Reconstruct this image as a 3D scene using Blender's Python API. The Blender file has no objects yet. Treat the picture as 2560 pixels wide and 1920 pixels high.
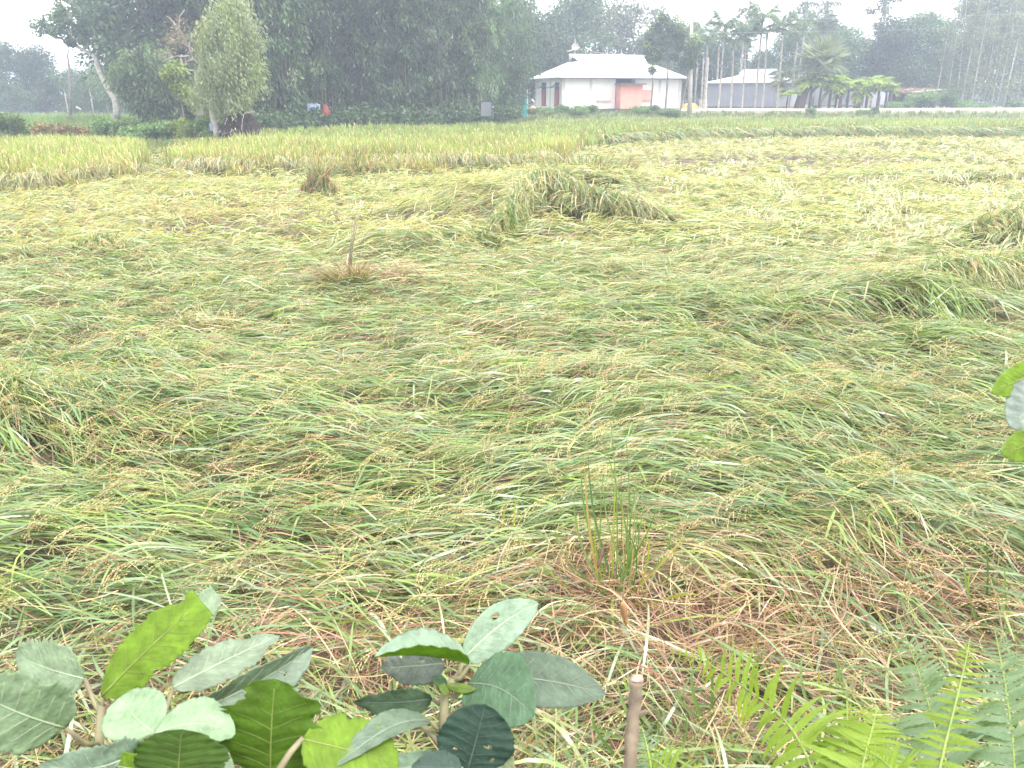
import bpy, math, random
import numpy as np

# ------------------------------------------------------------------ camera, sky, sun, exposure
S = bpy.context.scene
COL = S.collection
F, CX, CY, HC = 2000.0, 1280.0, 960.0, 2.1
PITCH = math.atan(715 / F)
SP, CP = math.sin(PITCH), math.cos(PITCH)
K = 2560 / 2212.0

cam = bpy.data.cameras.new('camera')
cam.sensor_width = 36.0
cam.lens = 36.0 * F / 2560
cam.clip_start = 0.05
cam.clip_end = 4000
cam.dof.use_dof = True
cam.dof.focus_distance = 6.0
cam.dof.aperture_fstop = 15.0
camo = bpy.data.objects.new('camera', cam)
camo.location = (0, 0, HC)
camo.rotation_euler = (math.pi / 2 - PITCH, 0, 0)
COL.objects.link(camo)
S.camera = camo

SUN_EL, SUN_AZ = math.radians(60), math.radians(125)      # azimuth from +Y (ahead), clockwise
world = bpy.data.worlds.new('World')
S.world = world
world.use_nodes = True
wn = world.node_tree
wn.nodes.clear()
w_out = wn.nodes.new('ShaderNodeOutputWorld')
w_bg = wn.nodes.new('ShaderNodeBackground')
w_sky = wn.nodes.new('ShaderNodeTexSky')
w_sky.sky_type = 'NISHITA'
w_sky.sun_disc = False
w_sky.sun_elevation = SUN_EL
w_sky.sun_rotation = SUN_AZ
w_sky.dust_density = 6.0
w_sky.air_density = 1.2
w_mix = wn.nodes.new('ShaderNodeMix')
w_mix.data_type = 'RGBA'
w_mix.inputs[0].default_value = 0.80
w_mix.inputs[7].default_value = (9.7, 9.4, 9.0, 1)       # even bright cloud cover
wn.links.new(w_sky.outputs[0], w_mix.inputs[6])
wn.links.new(w_mix.outputs[2], w_bg.inputs[0])
w_bg.inputs[1].default_value = 0.11
wn.links.new(w_bg.outputs[0], w_out.inputs[0])

sun = bpy.data.lights.new('sun', 'SUN')
sun.energy = 1.3
sun.angle = math.radians(14)
sun.color = (1.0, 0.96, 0.88)
suno = bpy.data.objects.new('sun', sun)
suno.rotation_euler = (math.pi / 2 - SUN_EL, 0, math.pi - SUN_AZ)
suno.location = (0, 0, 60)
COL.objects.link(suno)

S.view_settings.view_transform = 'Standard'
S.view_settings.look = 'None'
S.view_settings.exposure = 1.97
S.view_settings.gamma = 1.0
S.view_settings.use_curve_mapping = False
S.render.engine = 'CYCLES'
S.cycles.use_denoising = True
S.cycles.max_bounces = 6
S.cycles.diffuse_bounces = 3
S.cycles.transmission_bounces = 4
S.cycles.glossy_bounces = 2
S.cycles.transparent_max_bounces = 4
S.cycles.volume_bounces = 1
S.cycles.caustics_reflective = False
S.cycles.caustics_refractive = False

HAZE_DENSITY = 0.0027
HAZE_COLOR = (0.68, 0.77, 1.0)


# ------------------------------------------------------------------ picture position -> place
def ray(u, v):
    x, y = (u - CX) / F, -(v - CY) / F
    d = np.array([x, CP + y * SP, -SP + y * CP])
    return d


def at(u, v, Y):
    d = ray(u, v)
    t = Y / d[1]
    return np.array([d[0] * t, Y, HC + d[2] * t])


def atz(u, v, z):
    d = ray(u, v)
    t = (z - HC) / d[2]
    return np.array([d[0] * t, d[1] * t, z])


def atr(u, v, r):
    d = ray(u, v)
    return np.array([0, 0, HC]) + d / np.linalg.norm(d) * r


def xu(u, Y, z=0.5):
    """X of picture column u at distance Y and height z"""
    return (u - CX) / F * (Y * CP + (HC - z) * SP)


def col_of(x, y):
    return CX + F * x / np.maximum(0.3, y * CP + 1.5 * SP)


# ------------------------------------------------------------------ materials
def lin(*c):
    return tuple(c)


def mat(name):
    m = bpy.data.materials.new(name)
    m.use_nodes = True
    nt = m.node_tree
    nt.nodes.clear()
    out = nt.nodes.new('ShaderNodeOutputMaterial')
    b = nt.nodes.new('ShaderNodeBsdfPrincipled')
    nt.links.new(b.outputs[0], out.inputs[0])
    return m, nt, b, out


def noise_color(nt, c1, c2, scale, detail=4, lo=0.35, hi=0.65, vec=None):
    n = nt.nodes.new('ShaderNodeTexNoise')
    n.inputs['Scale'].default_value = scale
    n.inputs['Detail'].default_value = detail
    r = nt.nodes.new('ShaderNodeValToRGB')
    r.color_ramp.elements[0].position = lo
    r.color_ramp.elements[1].position = hi
    r.color_ramp.elements[0].color = (*c1, 1)
    r.color_ramp.elements[1].color = (*c2, 1)
    nt.links.new(n.outputs[0], r.inputs[0])
    tc = nt.nodes.new('ShaderNodeTexCoord')
    nt.links.new(tc.outputs['Object'], n.inputs['Vector'])
    return r, n, tc


def solid(name, c1, c2=None, scale=3.0, rough=0.8, bump=0.0, bump_scale=20.0, metal=0.0, spec=0.4):
    m, nt, b, out = mat(name)
    b.inputs['Roughness'].default_value = rough
    b.inputs['Metallic'].default_value = metal
    b.inputs['Specular IOR Level'].default_value = spec
    if c2 is None:
        c2 = tuple(x * 0.8 for x in c1)
    r, n, tc = noise_color(nt, c1, c2, scale)
    nt.links.new(r.outputs[0], b.inputs['Base Color'])
    if bump:
        nn = nt.nodes.new('ShaderNodeTexNoise')
        nn.inputs['Scale'].default_value = bump_scale
        nn.inputs['Detail'].default_value = 5
        nt.links.new(tc.outputs['Object'], nn.inputs['Vector'])
        bp = nt.nodes.new('ShaderNodeBump')
        bp.inputs['Strength'].default_value = bump
        nt.links.new(nn.outputs[0], bp.inputs['Height'])
        nt.links.new(bp.outputs[0], b.inputs['Normal'])
    return m


def leafy(name, trans=0.35, rough=0.5, spec=0.4, tint=(1.0, 1.0, 0.6), gain=1.0):
    """thin foliage: colour from the mesh's own attribute, some light passing through"""
    m, nt, b, out = mat(name)
    a = nt.nodes.new('ShaderNodeAttribute')
    a.attribute_name = 'Col'
    b.inputs['Roughness'].default_value = rough
    b.inputs['Specular IOR Level'].default_value = spec
    nt.links.new(a.outputs['Color'], b.inputs['Base Color'])
    t = nt.nodes.new('ShaderNodeBsdfTranslucent')
    mx = nt.nodes.new('ShaderNodeMix')
    mx.data_type = 'RGBA'
    mx.blend_type = 'MULTIPLY'
    mx.inputs[0].default_value = 1.0
    mx.inputs[7].default_value = (tint[0] * gain, tint[1] * gain, tint[2] * gain, 1)
    nt.links.new(a.outputs['Color'], mx.inputs[6])
    nt.links.new(mx.outputs[2], t.inputs['Color'])
    if name == 'tree_foliage':                  # every tree has its own tone
        oi = nt.nodes.new('ShaderNodeObjectInfo')
        mr = nt.nodes.new('ShaderNodeMapRange')
        mr.inputs['To Min'].default_value = .62
        mr.inputs['To Max'].default_value = 1.40
        nt.links.new(oi.outputs['Random'], mr.inputs['Value'])
        sc_ = nt.nodes.new('ShaderNodeVectorMath')
        sc_.operation = 'SCALE'
        nt.links.new(a.outputs['Color'], sc_.inputs[0])
        nt.links.new(mr.outputs[0], sc_.inputs['Scale'])
        for l in list(nt.links):
            if l.from_node == a and l.to_node != sc_:
                nt.links.new(sc_.outputs[0], l.to_socket)
    ms = nt.nodes.new('ShaderNodeMixShader')
    ms.inputs[0].default_value = trans
    nt.links.new(b.outputs[0], ms.inputs[1])
    nt.links.new(t.outputs[0], ms.inputs[2])
    nt.links.new(ms.outputs[0], out.inputs[0])
    return m


def corrugated(name, c1, c2, axis, freq, rough=0.5, strength=0.35, rust=None):
    m, nt, b, out = mat(name)
    b.inputs['Roughness'].default_value = rough
    r, n, tc = noise_color(nt, c1, c2, 0.7)
    nt.links.new(r.outputs[0], b.inputs['Base Color'])
    w = nt.nodes.new('ShaderNodeTexWave')
    w.bands_direction = axis
    w.inputs['Scale'].default_value = freq
    nt.links.new(tc.outputs['Object'], w.inputs['Vector'])
    bp = nt.nodes.new('ShaderNodeBump')
    bp.inputs['Strength'].default_value = strength
    bp.inputs['Distance'].default_value = 0.03
    nt.links.new(w.outputs[0], bp.inputs['Height'])
    nt.links.new(bp.outputs[0], b.inputs['Normal'])
    return m


M_RICE = leafy('rice_blades', 0.28, 0.33, 0.75, (1.0, 1.05, 0.55), 1.3)
M_RICE_FAR = leafy('rice_standing', 0.35, 0.5, 0.4, (1.0, 1.05, 0.5), 1.3)
M_TREE = leafy('tree_foliage', 0.25, 0.5, 0.4, (0.9, 1.0, 0.5), 1.2)
M_WEED = leafy('weed_leaves', 0.35, 0.5, 0.4, (1.0, 1.0, 0.5), 1.3)
M_FERN = leafy('fern_leaves', 0.45, 0.5, 0.35, (1.05, 1.1, 0.35), 1.6)
def detail(m, scale, lo, hi, bump, bscale):
    nt = m.node_tree
    b = [n for n in nt.nodes if n.type == 'BSDF_PRINCIPLED'][0]
    a = [n for n in nt.nodes if n.type == 'ATTRIBUTE'][0]
    r_, n_, tc_ = noise_color(nt, (lo,) * 3, (hi,) * 3, scale, 6, .3, .7)
    mx = nt.nodes.new('ShaderNodeMix')
    mx.data_type = 'RGBA'
    mx.blend_type = 'MULTIPLY'
    mx.inputs[0].default_value = 1
    nt.links.new(a.outputs['Color'], mx.inputs[6])
    nt.links.new(r_.outputs[0], mx.inputs[7])
    for l in [l for l in nt.links if l.from_node == a and l.to_node != mx]:
        nt.links.new(mx.outputs[2], l.to_socket)
    nb = nt.nodes.new('ShaderNodeTexNoise')
    nb.inputs['Scale'].default_value = bscale
    nb.inputs['Detail'].default_value = 4
    nt.links.new(tc_.outputs['Object'], nb.inputs['Vector'])
    bp = nt.nodes.new('ShaderNodeBump')
    bp.inputs['Strength'].default_value = bump
    bp.inputs['Distance'].default_value = .004
    nt.links.new(nb.outputs[0], bp.inputs['Height'])
    nt.links.new(bp.outputs[0], b.inputs['Normal'])
    return m


M_LEAF_TOP = leafy('broad_leaf_upper', 0.28, 0.66, 0.25, (1.0, 1.2, 0.2), 1.5)
M_LEAF_UNDER = leafy('broad_leaf_lower', 0.5, 0.6, 0.25, (1.0, 1.15, 0.3), 1.15)
detail(M_LEAF_TOP, 55, .78, 1.14, .5, 160)
detail(M_LEAF_UNDER, 55, .80, 1.12, .4, 160)
detail(M_FERN, 40, .8, 1.12, .3, 200)
M_BARK = solid('bark', (0.20, 0.17, 0.14), (0.11, 0.09, 0.075), 6, 0.9, 0.4, 25)
M_PALE_BARK = solid('pale_bark', (0.46, 0.44, 0.40), (0.28, 0.26, 0.23), 5, 0.9, 0.3, 20)
M_DEAD_BARK = solid('bare_wood', (0.30, 0.25, 0.23), (0.19, 0.155, 0.14), 5, 0.9, 0.3, 20)
M_PALM_BARK = solid('palm_bark', (0.20, 0.18, 0.15), (0.36, 0.34, 0.30), 4, 0.9, 0.3, 20)
M_DARK_TRUNK = solid('dark_palm_bark', (0.055, 0.042, 0.034), (0.10, 0.075, 0.06), 8, 0.95, 0.6, 20)
M_CULM = solid('bamboo_culm', (0.06, 0.065, 0.035), (0.10, 0.09, 0.055), 2, 0.6)
M_STEM = solid('weed_stem', (0.22, 0.21, 0.12), (0.15, 0.13, 0.09), 30, 0.8, 0.3, 120)
M_VEIN = solid('leaf_vein', (0.33, 0.40, 0.28), (0.28, 0.35, 0.24), 40, 0.6)
M_VEIN_DARK = solid('leaf_vein_under', (0.17, 0.22, 0.05), (0.13, 0.17, 0.04), 40, 0.6)
M_WOODCUT = solid('stick_bark', (0.18, 0.145, 0.105), (0.095, 0.075, 0.055), 60, 0.95, 0.9, 160)
M_CUTEND = solid('stick_cut_end', (0.36, 0.24, 0.20), (0.22, 0.14, 0.115), 60, 0.9, 0.4, 200)
M_WHITE = solid('white_plaster', (0.80, 0.79, 0.80), (0.72, 0.71, 0.72), 0.8, 0.9, 0.1, 30)
M_CREAM = solid('cream_plaster', (0.60, 0.57, 0.56), (0.52, 0.49, 0.48), 1.5, 0.9, 0.1, 30)
M_PLINTH = solid('dark_plinth', (0.075, 0.075, 0.095), (0.045, 0.045, 0.055), 2, 0.9, 0.2, 15)
M_SALMON = solid('salmon_paint', (0.76, 0.33, 0.28), (0.70, 0.29, 0.24), 2, 0.75)
M_PALE_PINK = solid('pale_pink_paint', (0.80, 0.58, 0.50), (0.76, 0.52, 0.45), 2, 0.75)
M_PINK = solid('pink_paint', (0.78, 0.33, 0.28), (0.72, 0.29, 0.25), 2, 0.75)
M_REDWOOD = solid('red_brown_shutter', (0.33, 0.05, 0.045), (0.25, 0.04, 0.035), 3, 0.7)
M_DARK = solid('dark_opening', (0.03, 0.03, 0.045), (0.02, 0.02, 0.03), 3, 0.9)
M_SLATE = solid('grey_awning', (0.10, 0.10, 0.12), (0.07, 0.07, 0.08), 3, 0.8)
M_ROOF = corrugated('bright_tin_roof', (0.80, 0.80, 0.82), (0.72, 0.72, 0.76), 'X', 2.2, 0.45, 0.25)
M_TIN = corrugated('grey_tin_sheet', (0.36, 0.37, 0.45), (0.29, 0.30, 0.37), 'X', 2.4, 0.5, 0.4)
M_TIN_ROOF = corrugated('pale_tin_roof', (0.60, 0.61, 0.70), (0.50, 0.51, 0.60), 'X', 2.2, 0.45, 0.25)
M_CONCRETE = solid('pale_concrete', (0.50, 0.47, 0.44), (0.38, 0.36, 0.33), 1.2, 0.9, 0.2, 15)
M_ROAD = solid('road_concrete', (0.66, 0.64, 0.62), (0.56, 0.54, 0.52), 0.6, 0.9, 0.1, 10)
M_TEAL = solid('teal_paint', (0.012, 0.30, 0.33), (0.015, 0.24, 0.27), 2, 0.5)
M_TEAL2 = solid('teal_paint_old', (0.02, 0.22, 0.25), (0.025, 0.18, 0.2), 2, 0.6)
M_SHEET_SHADED = solid('shaded_tin', (0.20, 0.21, 0.25), (0.14, 0.15, 0.18), 2, 0.7)  # tin darkened in its colour for the shade under the bamboo
M_STRAW = solid('straw_heap', (0.50, 0.34, 0.12), (0.38, 0.25, 0.08), 8, 0.95, 0.8, 30)
M_STRAW_OLD = solid('old_dark_straw', (0.040, 0.029, 0.028), (0.018, 0.014, 0.015), 7, 0.95, 1.0, 18)
M_STRAW_PALE = solid('pale_straw', (0.48, 0.40, 0.34), (0.30, 0.23, 0.19), 7, 0.95, 0.8, 18)
M_THATCH = solid('thatch', (0.17, 0.115, 0.09), (0.11, 0.07, 0.055), 9, 0.95, 0.9, 25)
M_SACK = solid('sack_cloth', (0.48, 0.33, 0.18), (0.36, 0.24, 0.13), 5, 0.9)
M_REDCLOTH = solid('red_cloth', (0.24, 0.055, 0.04), (0.17, 0.04, 0.03), 4, 0.9)  # dull red, with the bamboo's shade put into the colour
M_BLUECLOTH = solid('pale_blue_sheet', (0.20, 0.24, 0.33), (0.13, 0.16, 0.24), 3, 0.7)  # blue greyed down: canopy shade is part of the colour
M_WIRE = solid('wire', (0.3, 0.3, 0.32), (0.25, 0.25, 0.27), 3, 0.6)
M_DRYLEAF = solid('dry_leaf', (0.14, 0.08, 0.065), (0.09, 0.05, 0.04), 40, 0.8, 0.4, 90)
M_YELLOWLEAF = solid('yellowed_leaf', (0.34, 0.22, 0.07), (0.20, 0.10, 0.05), 30, 0.7, 0.3, 90)


# ------------------------------------------------------------------ mesh helpers
def mesh_np(name, V, Fq, C=None, smooth=False, mats=None, mat_idx=None):
    """V (n,3), Fq (m,k) quads or triangles, C (n,3) vertex colours"""
    V = np.ascontiguousarray(V, dtype=np.float32)
    Fq = np.ascontiguousarray(Fq, dtype=np.int32)
    me = bpy.data.meshes.new(name)
    me.vertices.add(len(V))
    me.vertices.foreach_set('co', V.ravel())
    m, k = Fq.shape
    me.loops.add(m * k)
    me.loops.foreach_set('vertex_index', Fq.ravel())
    me.polygons.add(m)
    me.polygons.foreach_set('loop_start', np.arange(0, m * k, k, dtype=np.int32))
    if mats:
        for mm in mats:
            me.materials.append(mm)
    if mat_idx is not None:
        me.polygons.foreach_set('material_index', np.ascontiguousarray(mat_idx, dtype=np.int32))
    if smooth:
        me.polygons.foreach_set('use_smooth', np.ones(m, dtype=bool))
    me.update(calc_edges=True)
    if C is not None:
        C4 = np.ones((len(V), 4), dtype=np.float32)
        C4[:, :3] = C
        at_ = me.attributes.new('Col', 'FLOAT_COLOR', 'POINT')
        at_.data.foreach_set('color', C4.ravel())
    return me


def link(name, me, parent=None, loc=None):
    o = bpy.data.objects.new(name, me)
    COL.objects.link(o)
    if parent is not None:
        o.parent = parent
    if loc is not None:
        o.location = loc
    return o


def tag(o, label=None, cat=None, group=None, kind=None):
    if label:
        o['label'] = label
    if cat:
        o['category'] = cat
    if group:
        o['group'] = group
    if kind:
        o['kind'] = kind
    return o


def thing(name, label, cat, loc=(0, 0, 0), rz=0.0, group=None):
    o = bpy.data.objects.new(name, None)
    o.empty_display_size = 0.2
    COL.objects.link(o)
    o.location = tuple(float(q) for q in loc)
    o.rotation_euler = (0, 0, rz)
    tag(o, label, cat, group)
    return o


def copy_tree(o, loc=None, rz=None, scale=None, label=None, group=None, parent=None):
    c = o.copy()
    COL.objects.link(c)
    if parent is not None:
        c.parent = parent
    if loc is not None:
        c.location = tuple(float(q) for q in loc)
    if rz is not None:
        c.rotation_euler = (0, 0, rz)
    if scale is not None:
        c.scale = scale if hasattr(scale, '__len__') else (scale, scale, scale)
    if label:
        c['label'] = label
    if group:
        c['group'] = group
    for ch in list(o.children):
        copy_tree(ch, parent=c)
    return c


class Geo:
    """collects polygons of one part"""
    def __init__(self):
        self.v, self.f = [], []

    def add(self, V, Fs):
        n = len(self.v)
        self.v.extend([tuple(map(float, p)) for p in V])
        self.f.extend([tuple(i + n for i in f) for f in Fs])
        return self

    def box(self, x0, x1, y0, y1, z0, z1):
        V = [(x0, y0, z0), (x1, y0, z0), (x1, y1, z0), (x0, y1, z0), (x0, y0, z1), (x1, y0, z1), (x1, y1, z1), (x0, y1, z1)]
        return self.add(V, [(0, 3, 2, 1), (4, 5, 6, 7), (0, 1, 5, 4), (1, 2, 6, 5), (2, 3, 7, 6), (3, 0, 4, 7)])

    def sheet(self, pts, th):
        """a flat polygon given thickness th along its normal"""
        P = [np.array(p, float) for p in pts]
        n = np.cross(P[1] - P[0], P[-1] - P[0])
        n /= np.linalg.norm(n)
        k = len(P)
        V = P + [p - n * th for p in P]
        fs = [tuple(range(k)), tuple(range(2 * k - 1, k - 1, -1))]
        fs += [(i, i + k, (i + 1) % k + k, (i + 1) % k) for i in range(k)]
        return self.add(V, fs)

    def tube(self, pts, rad, sides=6, cap=True):
        pts = [np.array(p, float) for p in pts]
        n = len(pts)
        if not hasattr(rad, '__len__'):
            rad = [rad] * n
        V, Fs = [], []
        for i, p in enumerate(pts):
            t = pts[min(i + 1, n - 1)] - pts[max(i - 1, 0)]
            t /= (np.linalg.norm(t) + 1e-9)
            a = np.cross(t, [0, 1, 0] if abs(t[1]) < 0.9 else [1, 0, 0])
            a /= np.linalg.norm(a)
            b = np.cross(t, a)
            for k in range(sides):
                an = 2 * math.pi * k / sides
                V.append(p + rad[i] * (math.cos(an) * a + math.sin(an) * b))
        for i in range(n - 1):
            for k in range(sides):
                k2 = (k + 1) % sides
                Fs.append((i * sides + k, i * sides + k2, (i + 1) * sides + k2, (i + 1) * sides + k))
        if cap:
            Fs.append(tuple(range(sides - 1, -1, -1)))
            Fs.append(tuple((n - 1) * sides + k for k in range(sides)))
        return self.add(V, Fs)

    def build(self, name, m, parent=None, smooth=False, loc=None):
        me = bpy.data.meshes.new(name)
        me.from_pydata(self.v, [], self.f)
        me.materials.append(m)
        if smooth:
            me.polygons.foreach_set('use_smooth', [True] * len(me.polygons))
        me.update()
        return link(name, me, parent, loc)


def wav(x, y, seed, scale, n=9):
    r = np.random.default_rng(seed)
    out = np.zeros_like(np.asarray(x, float))
    for _ in range(n):
        a = r.uniform(0, 2 * math.pi)
        k = 2 * math.pi / scale * r.uniform(0.55, 1.6)
        out = out + np.sin(k * (np.cos(a) * x + np.sin(a) * y) + r.uniform(0, 6.28))
    return out / math.sqrt(n / 2)


def sstep(a, b, t):
    t = np.clip((t - a) / (b - a), 0, 1)
    return t * t * (3 - 2 * t)


# ------------------------------------------------------------------ field layout
def yfront(u):
    return np.interp(u, [434, 650, 880, 1100, 1230, 1420, 1500, 1740, 2050, 2560, 3200],
                     [23.2, 23.8, 25.6, 24.5, 25.5, 29.5, 36.0, 44.0, 45.5, 46.5, 47.5])


def yend(u):
    return np.interp(u, [-900, 430, 440, 560, 650, 1000, 1300, 1420, 1700, 2560, 3400],
                     [33, 33, 31.5, 32.5, 42, 50, 52, 64, 67.0, 66.0, 66.0])


def standing_mask(x, y):
    u = col_of(x, y)
    e = 1.0 * wav(x, y, 71, 5.0) + 0.7 * wav(x, y, 72, 1.4) + 0.35 * wav(x, y, 75, 0.55)
    centre = (u > 430 + 14 * wav(x, y, 73, 4)) & (y > yfront(u) + e) & (y < yend(u))
    lf = np.interp(u, [-900, 0, 150, 250, 350], [18.2, 18.8, 19.2, 21.4, 22.6])
    left = (u < 345 + 16 * wav(x, y, 74, 3)) & (y > lf + 0.6 * e) & (y < 33)
    return centre | left, left


def ground_h(x, y):
    u = col_of(x, y)
    amp = np.interp(u, [-200, 420, 640, 1250, 1400, 3000], [0.0, 0.05, 0.25, 0.30, 0.95, 1.0])
    ye = yend(u)
    h = amp * sstep(ye - 0.5, ye + 4.5, y)
    bank = 0.62 * (1 - sstep(0.75, 1.85, y))
    return h + bank + 0.015 * wav(x, y, 5, 0.7) * (y < 70)


# humps of lodged rice: (u, v_base in 2560-px picture, half width m, front sigma, back sigma, height)
HUMPS = []
for (u, v, sx, sf, sb, hh) in [
        (1215, 540, 1.05, 0.28, 0.9, 0.46), (1330, 548, 1.0, 0.26, 0.8, 0.36), (1480, 565, 1.1, 0.26, 0.8, 0.20), (1150, 600, 0.55, 0.24, 0.6, 0.25),
        (1020, 620, 0.7, 0.20, 0.6, 0.17), (930, 628, 0.5, 0.20, 0.6, 0.15),
        (1440, 470, 1.7, 0.5, 1.6, 0.5), (800, 430, 1.3, 0.6, 1.3, 0.20),
        (2370, 770, 0.62, 0.24, 0.7, 0.32), (2530, 740, 0.5, 0.24, 0.6, 0.36), (2200, 770, 0.5, 0.22, 0.6, 0.18), (2520, 600, 0.5, 0.3, 0.7, 0.34),
        (1840, 775, 0.75, 0.18, 0.5, 0.16), (2400, 870, 0.4, 0.16, 0.4, 0.14),
        (110, 1055, 0.50, 0.2, 0.42, 0.15), (330, 1040, 0.42, 0.16, 0.40, 0.13), (-80, 1050, 0.5, 0.2, 0.5, 0.17),
        (245, 640, 0.8, 0.24, 0.6, 0.20), (870, 712, 0.45, 0.2, 0.4, 0.15), (560, 560, 0.9, 0.25, 0.7, 0.16),
        (2270, 370, 2.0, 0.8, 1.8, 0.30), (2440, 450, 2.4, 0.4, 1.3, 0.30), (1800, 400, 3.0, 0.6, 1.6, 0.22), (2080, 395, 2.4, 0.6, 1.5, 0.24),
        (420, 930, 0.5, 0.16, 0.4, 0.10), (1060, 980, 0.6, 0.15, 0.4, 0.09), (1700, 1010, 0.6, 0.15, 0.4, 0.09), (700, 1120, 0.5, 0.13, 0.35, 0.08)]:
    p = atz(u, v, 0.15)
    HUMPS.append((p[0], p[1], sx, sf, sb, hh))


DIPS = []
for (u, v, sx, sy, hh) in [(1235, 486, .8, .28, .20), (1360, 492, .7, .22, .12), (1110, 530, .4, .2, .10), (2080, 668, .55, .16, .18), (2200, 660, .45, .16, .18), (60, 925, .5, .13, .16), (250, 925, .35, .10, .10),
                           (1640, 676, .4, .12, .10), (2190, 545, .5, .2, .15), (220, 562, .5, .18, .12), (1280, 1262, .15, .12, .11), (1460, 1320, .12, .10, .11), (1490, 1400, .12, .09, .10), (1830, 1335, .12, .09, .09), (1740, 1390, .13, .10, .09), (1970, 1215, .11, .08, .08), (1120, 1330, .10, .08, .08)]:
    p = atz(u * K, v * K, 0.08)
    DIPS.append((p[0], p[1], sx, sy, hh))
PITS = DIPS[10:]


def pit_map(x, y):
    k = np.zeros_like(x)
    for (hx, hy, sx, sy, hh) in PITS:
        k = np.maximum(k, np.exp(-0.5 * ((x - hx) / sx) ** 2 - 0.5 * ((y - hy) / sy) ** 2))
    return k


def mat_h(x, y):
    """top of the lodged mat"""
    h = 0.17 + 0.024 * wav(x, y, 11, 1.6) + 0.011 * wav(x * 0.7, y * 1.3, 12, 0.7) + 0.010 * wav(x * 0.5, y * 1.7, 13, 0.42)
    h = h + np.clip(y - 8, 0, 20) * 0.0014 * wav(x, y, 14, 2.6)
    for (hx, hy, sx, sf, sb, hh) in HUMPS:
        dx = (x - hx) / sx
        dy = y - hy
        g = np.where(dy < 0, np.exp(-0.5 * (dy / sf) ** 2), np.exp(-0.5 * (dy / sb) ** 2))
        h = h + 0.85 * hh * np.exp(-0.5 * dx * dx) * g
    for (hx, hy, sx, sy, hh) in DIPS:
        h = h - hh * np.exp(-0.5 * ((x - hx) / sx) ** 2 - 0.5 * ((y - hy) / sy) ** 2)
    # bare, thin spots by the near edge
    return np.maximum(h * (0.45 + 0.55 * sstep(1.8, 2.9, y)), 0.03)


DRY = []
for (u, v, r, a) in [(1330, 1270, 0.32, 0.7), (1250, 1215, 0.25, 0.6), (1480, 1330, 0.36, 0.65), (1880, 1230, 0.34, 0.6), (1700, 1400, 0.36, 0.65), (2000, 1290, 0.40, 0.55),
                     (760, 1370, 0.32, 0.5), (300, 1480, 0.5, 0.45), (1100, 1440, 0.45, 0.45), (790, 608, 0.5, 0.8), (900, 590, 0.4, 0.5), (430, 705, 0.45, 0.7),
                     (1060, 722, 0.5, 0.7), (740, 745, 0.5, 0.4), (1280, 820, 0.3, 0.4), (560, 1000, 0.25, 0.5), (350, 930, 0.25, 0.5), (650, 870, 0.25, 0.35), (1420, 340, 2.5, 0.4),
                     (1120, 480, 1.2, 0.4), (600, 460, 1.8, 0.35), (300, 470, 2.0, 0.4), (1560, 820, 0.3, 0.4)]:
    p = atz(u * K, v * K, 0.12)
    DRY.append((p[0], p[1], r, a))


def dry_map(x, y):
    d = 0.07 + 0.05 * wav(x, y, 21, 1.3) + 0.05 * wav(x, y, 22, 0.5)
    d = d + 0.16 * sstep(6, 14, y)
    for (dx, dy, r, a) in DRY:
        d = d + a * (0.48 if dy < 4 else 0.55) * np.exp(-0.5 * ((x - dx) ** 2 + (y - dy) ** 2 * 1.5) / r ** 2)
    return np.clip(d, 0.02, 0.97)


def flow(x, y):
    u = col_of(x, y)
    th = math.pi + 0.15 * wav(x, y, 31, 3.5) + 0.11 * wav(x, y, 32, 1.1)
    th = th + 0.55 * sstep(8, 16, y) * wav(x, y, 33, 2.2)
    right = sstep(1500, 2000, u) * (1 - sstep(7.5, 10, y))
    th = th - right * 0.85                                    # far left end high, near right end low
    lft = (1 - sstep(200, 520, u)) * (1 - sstep(5.2, 7, y)) * sstep(3.6, 4.3, y)
    th = th - lft * 0.5
    return th


# ------------------------------------------------------------------ setting: ground, road
gx = np.concatenate([-np.geomspace(700, 6, 46), np.linspace(-5.6, 5.6, 57), np.geomspace(6, 700, 46)])
gy = np.concatenate([[-40, -20, -8, -4, -2, -1, -0.5], np.linspace(0, 5, 51), np.linspace(5.25, 8, 12), np.linspace(8.5, 30, 30), np.linspace(30.6, 80, 70), np.geomspace(81, 900, 30)])
GX, GY = np.meshgrid(gx, gy)
GZ = ground_h(GX.ravel(), GY.ravel())
nx, ny = len(gx), len(gy)
idx = np.arange(nx * ny).reshape(ny, nx)
gq = np.stack([idx[:-1, :-1], idx[:-1, 1:], idx[1:, 1:], idx[1:, :-1]], -1).reshape(-1, 4)
gu = col_of(GX.ravel(), GY.ravel())
grassy = np.clip(sstep(yend(gu) - 2, yend(gu) + 1, GY.ravel()) + (1 - sstep(0.6, 1.4, GY.ravel())) * 0.6, 0, 1)
gc = (1 - grassy)[:, None] * np.array([0.12, 0.088, 0.068]) + grassy[:, None] * np.array([0.085, 0.115, 0.035])
gc = gc * (1 - .75 * pit_map(GX.ravel(), GY.ravel()))[:, None]
m, nt, b, out = mat('soil_and_turf')
a_ = nt.nodes.new('ShaderNodeAttribute')
a_.attribute_name = 'Col'
r_, n_, tc_ = noise_color(nt, (0.55, 0.55, 0.55), (1.25, 1.2, 1.15), 3.5, 8)
mx_ = nt.nodes.new('ShaderNodeMix')
mx_.data_type = 'RGBA'
mx_.blend_type = 'MULTIPLY'
mx_.inputs[0].default_value = 1
nt.links.new(a_.outputs['Color'], mx_.inputs[6])
nt.links.new(r_.outputs[0], mx_.inputs[7])
nt.links.new(mx_.outputs[2], b.inputs['Base Color'])
b.inputs['Roughness'].default_value = 0.8
nb_ = nt.nodes.new('ShaderNodeTexNoise')
nb_.inputs['Scale'].default_value = 28
nb_.inputs['Detail'].default_value = 6
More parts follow.
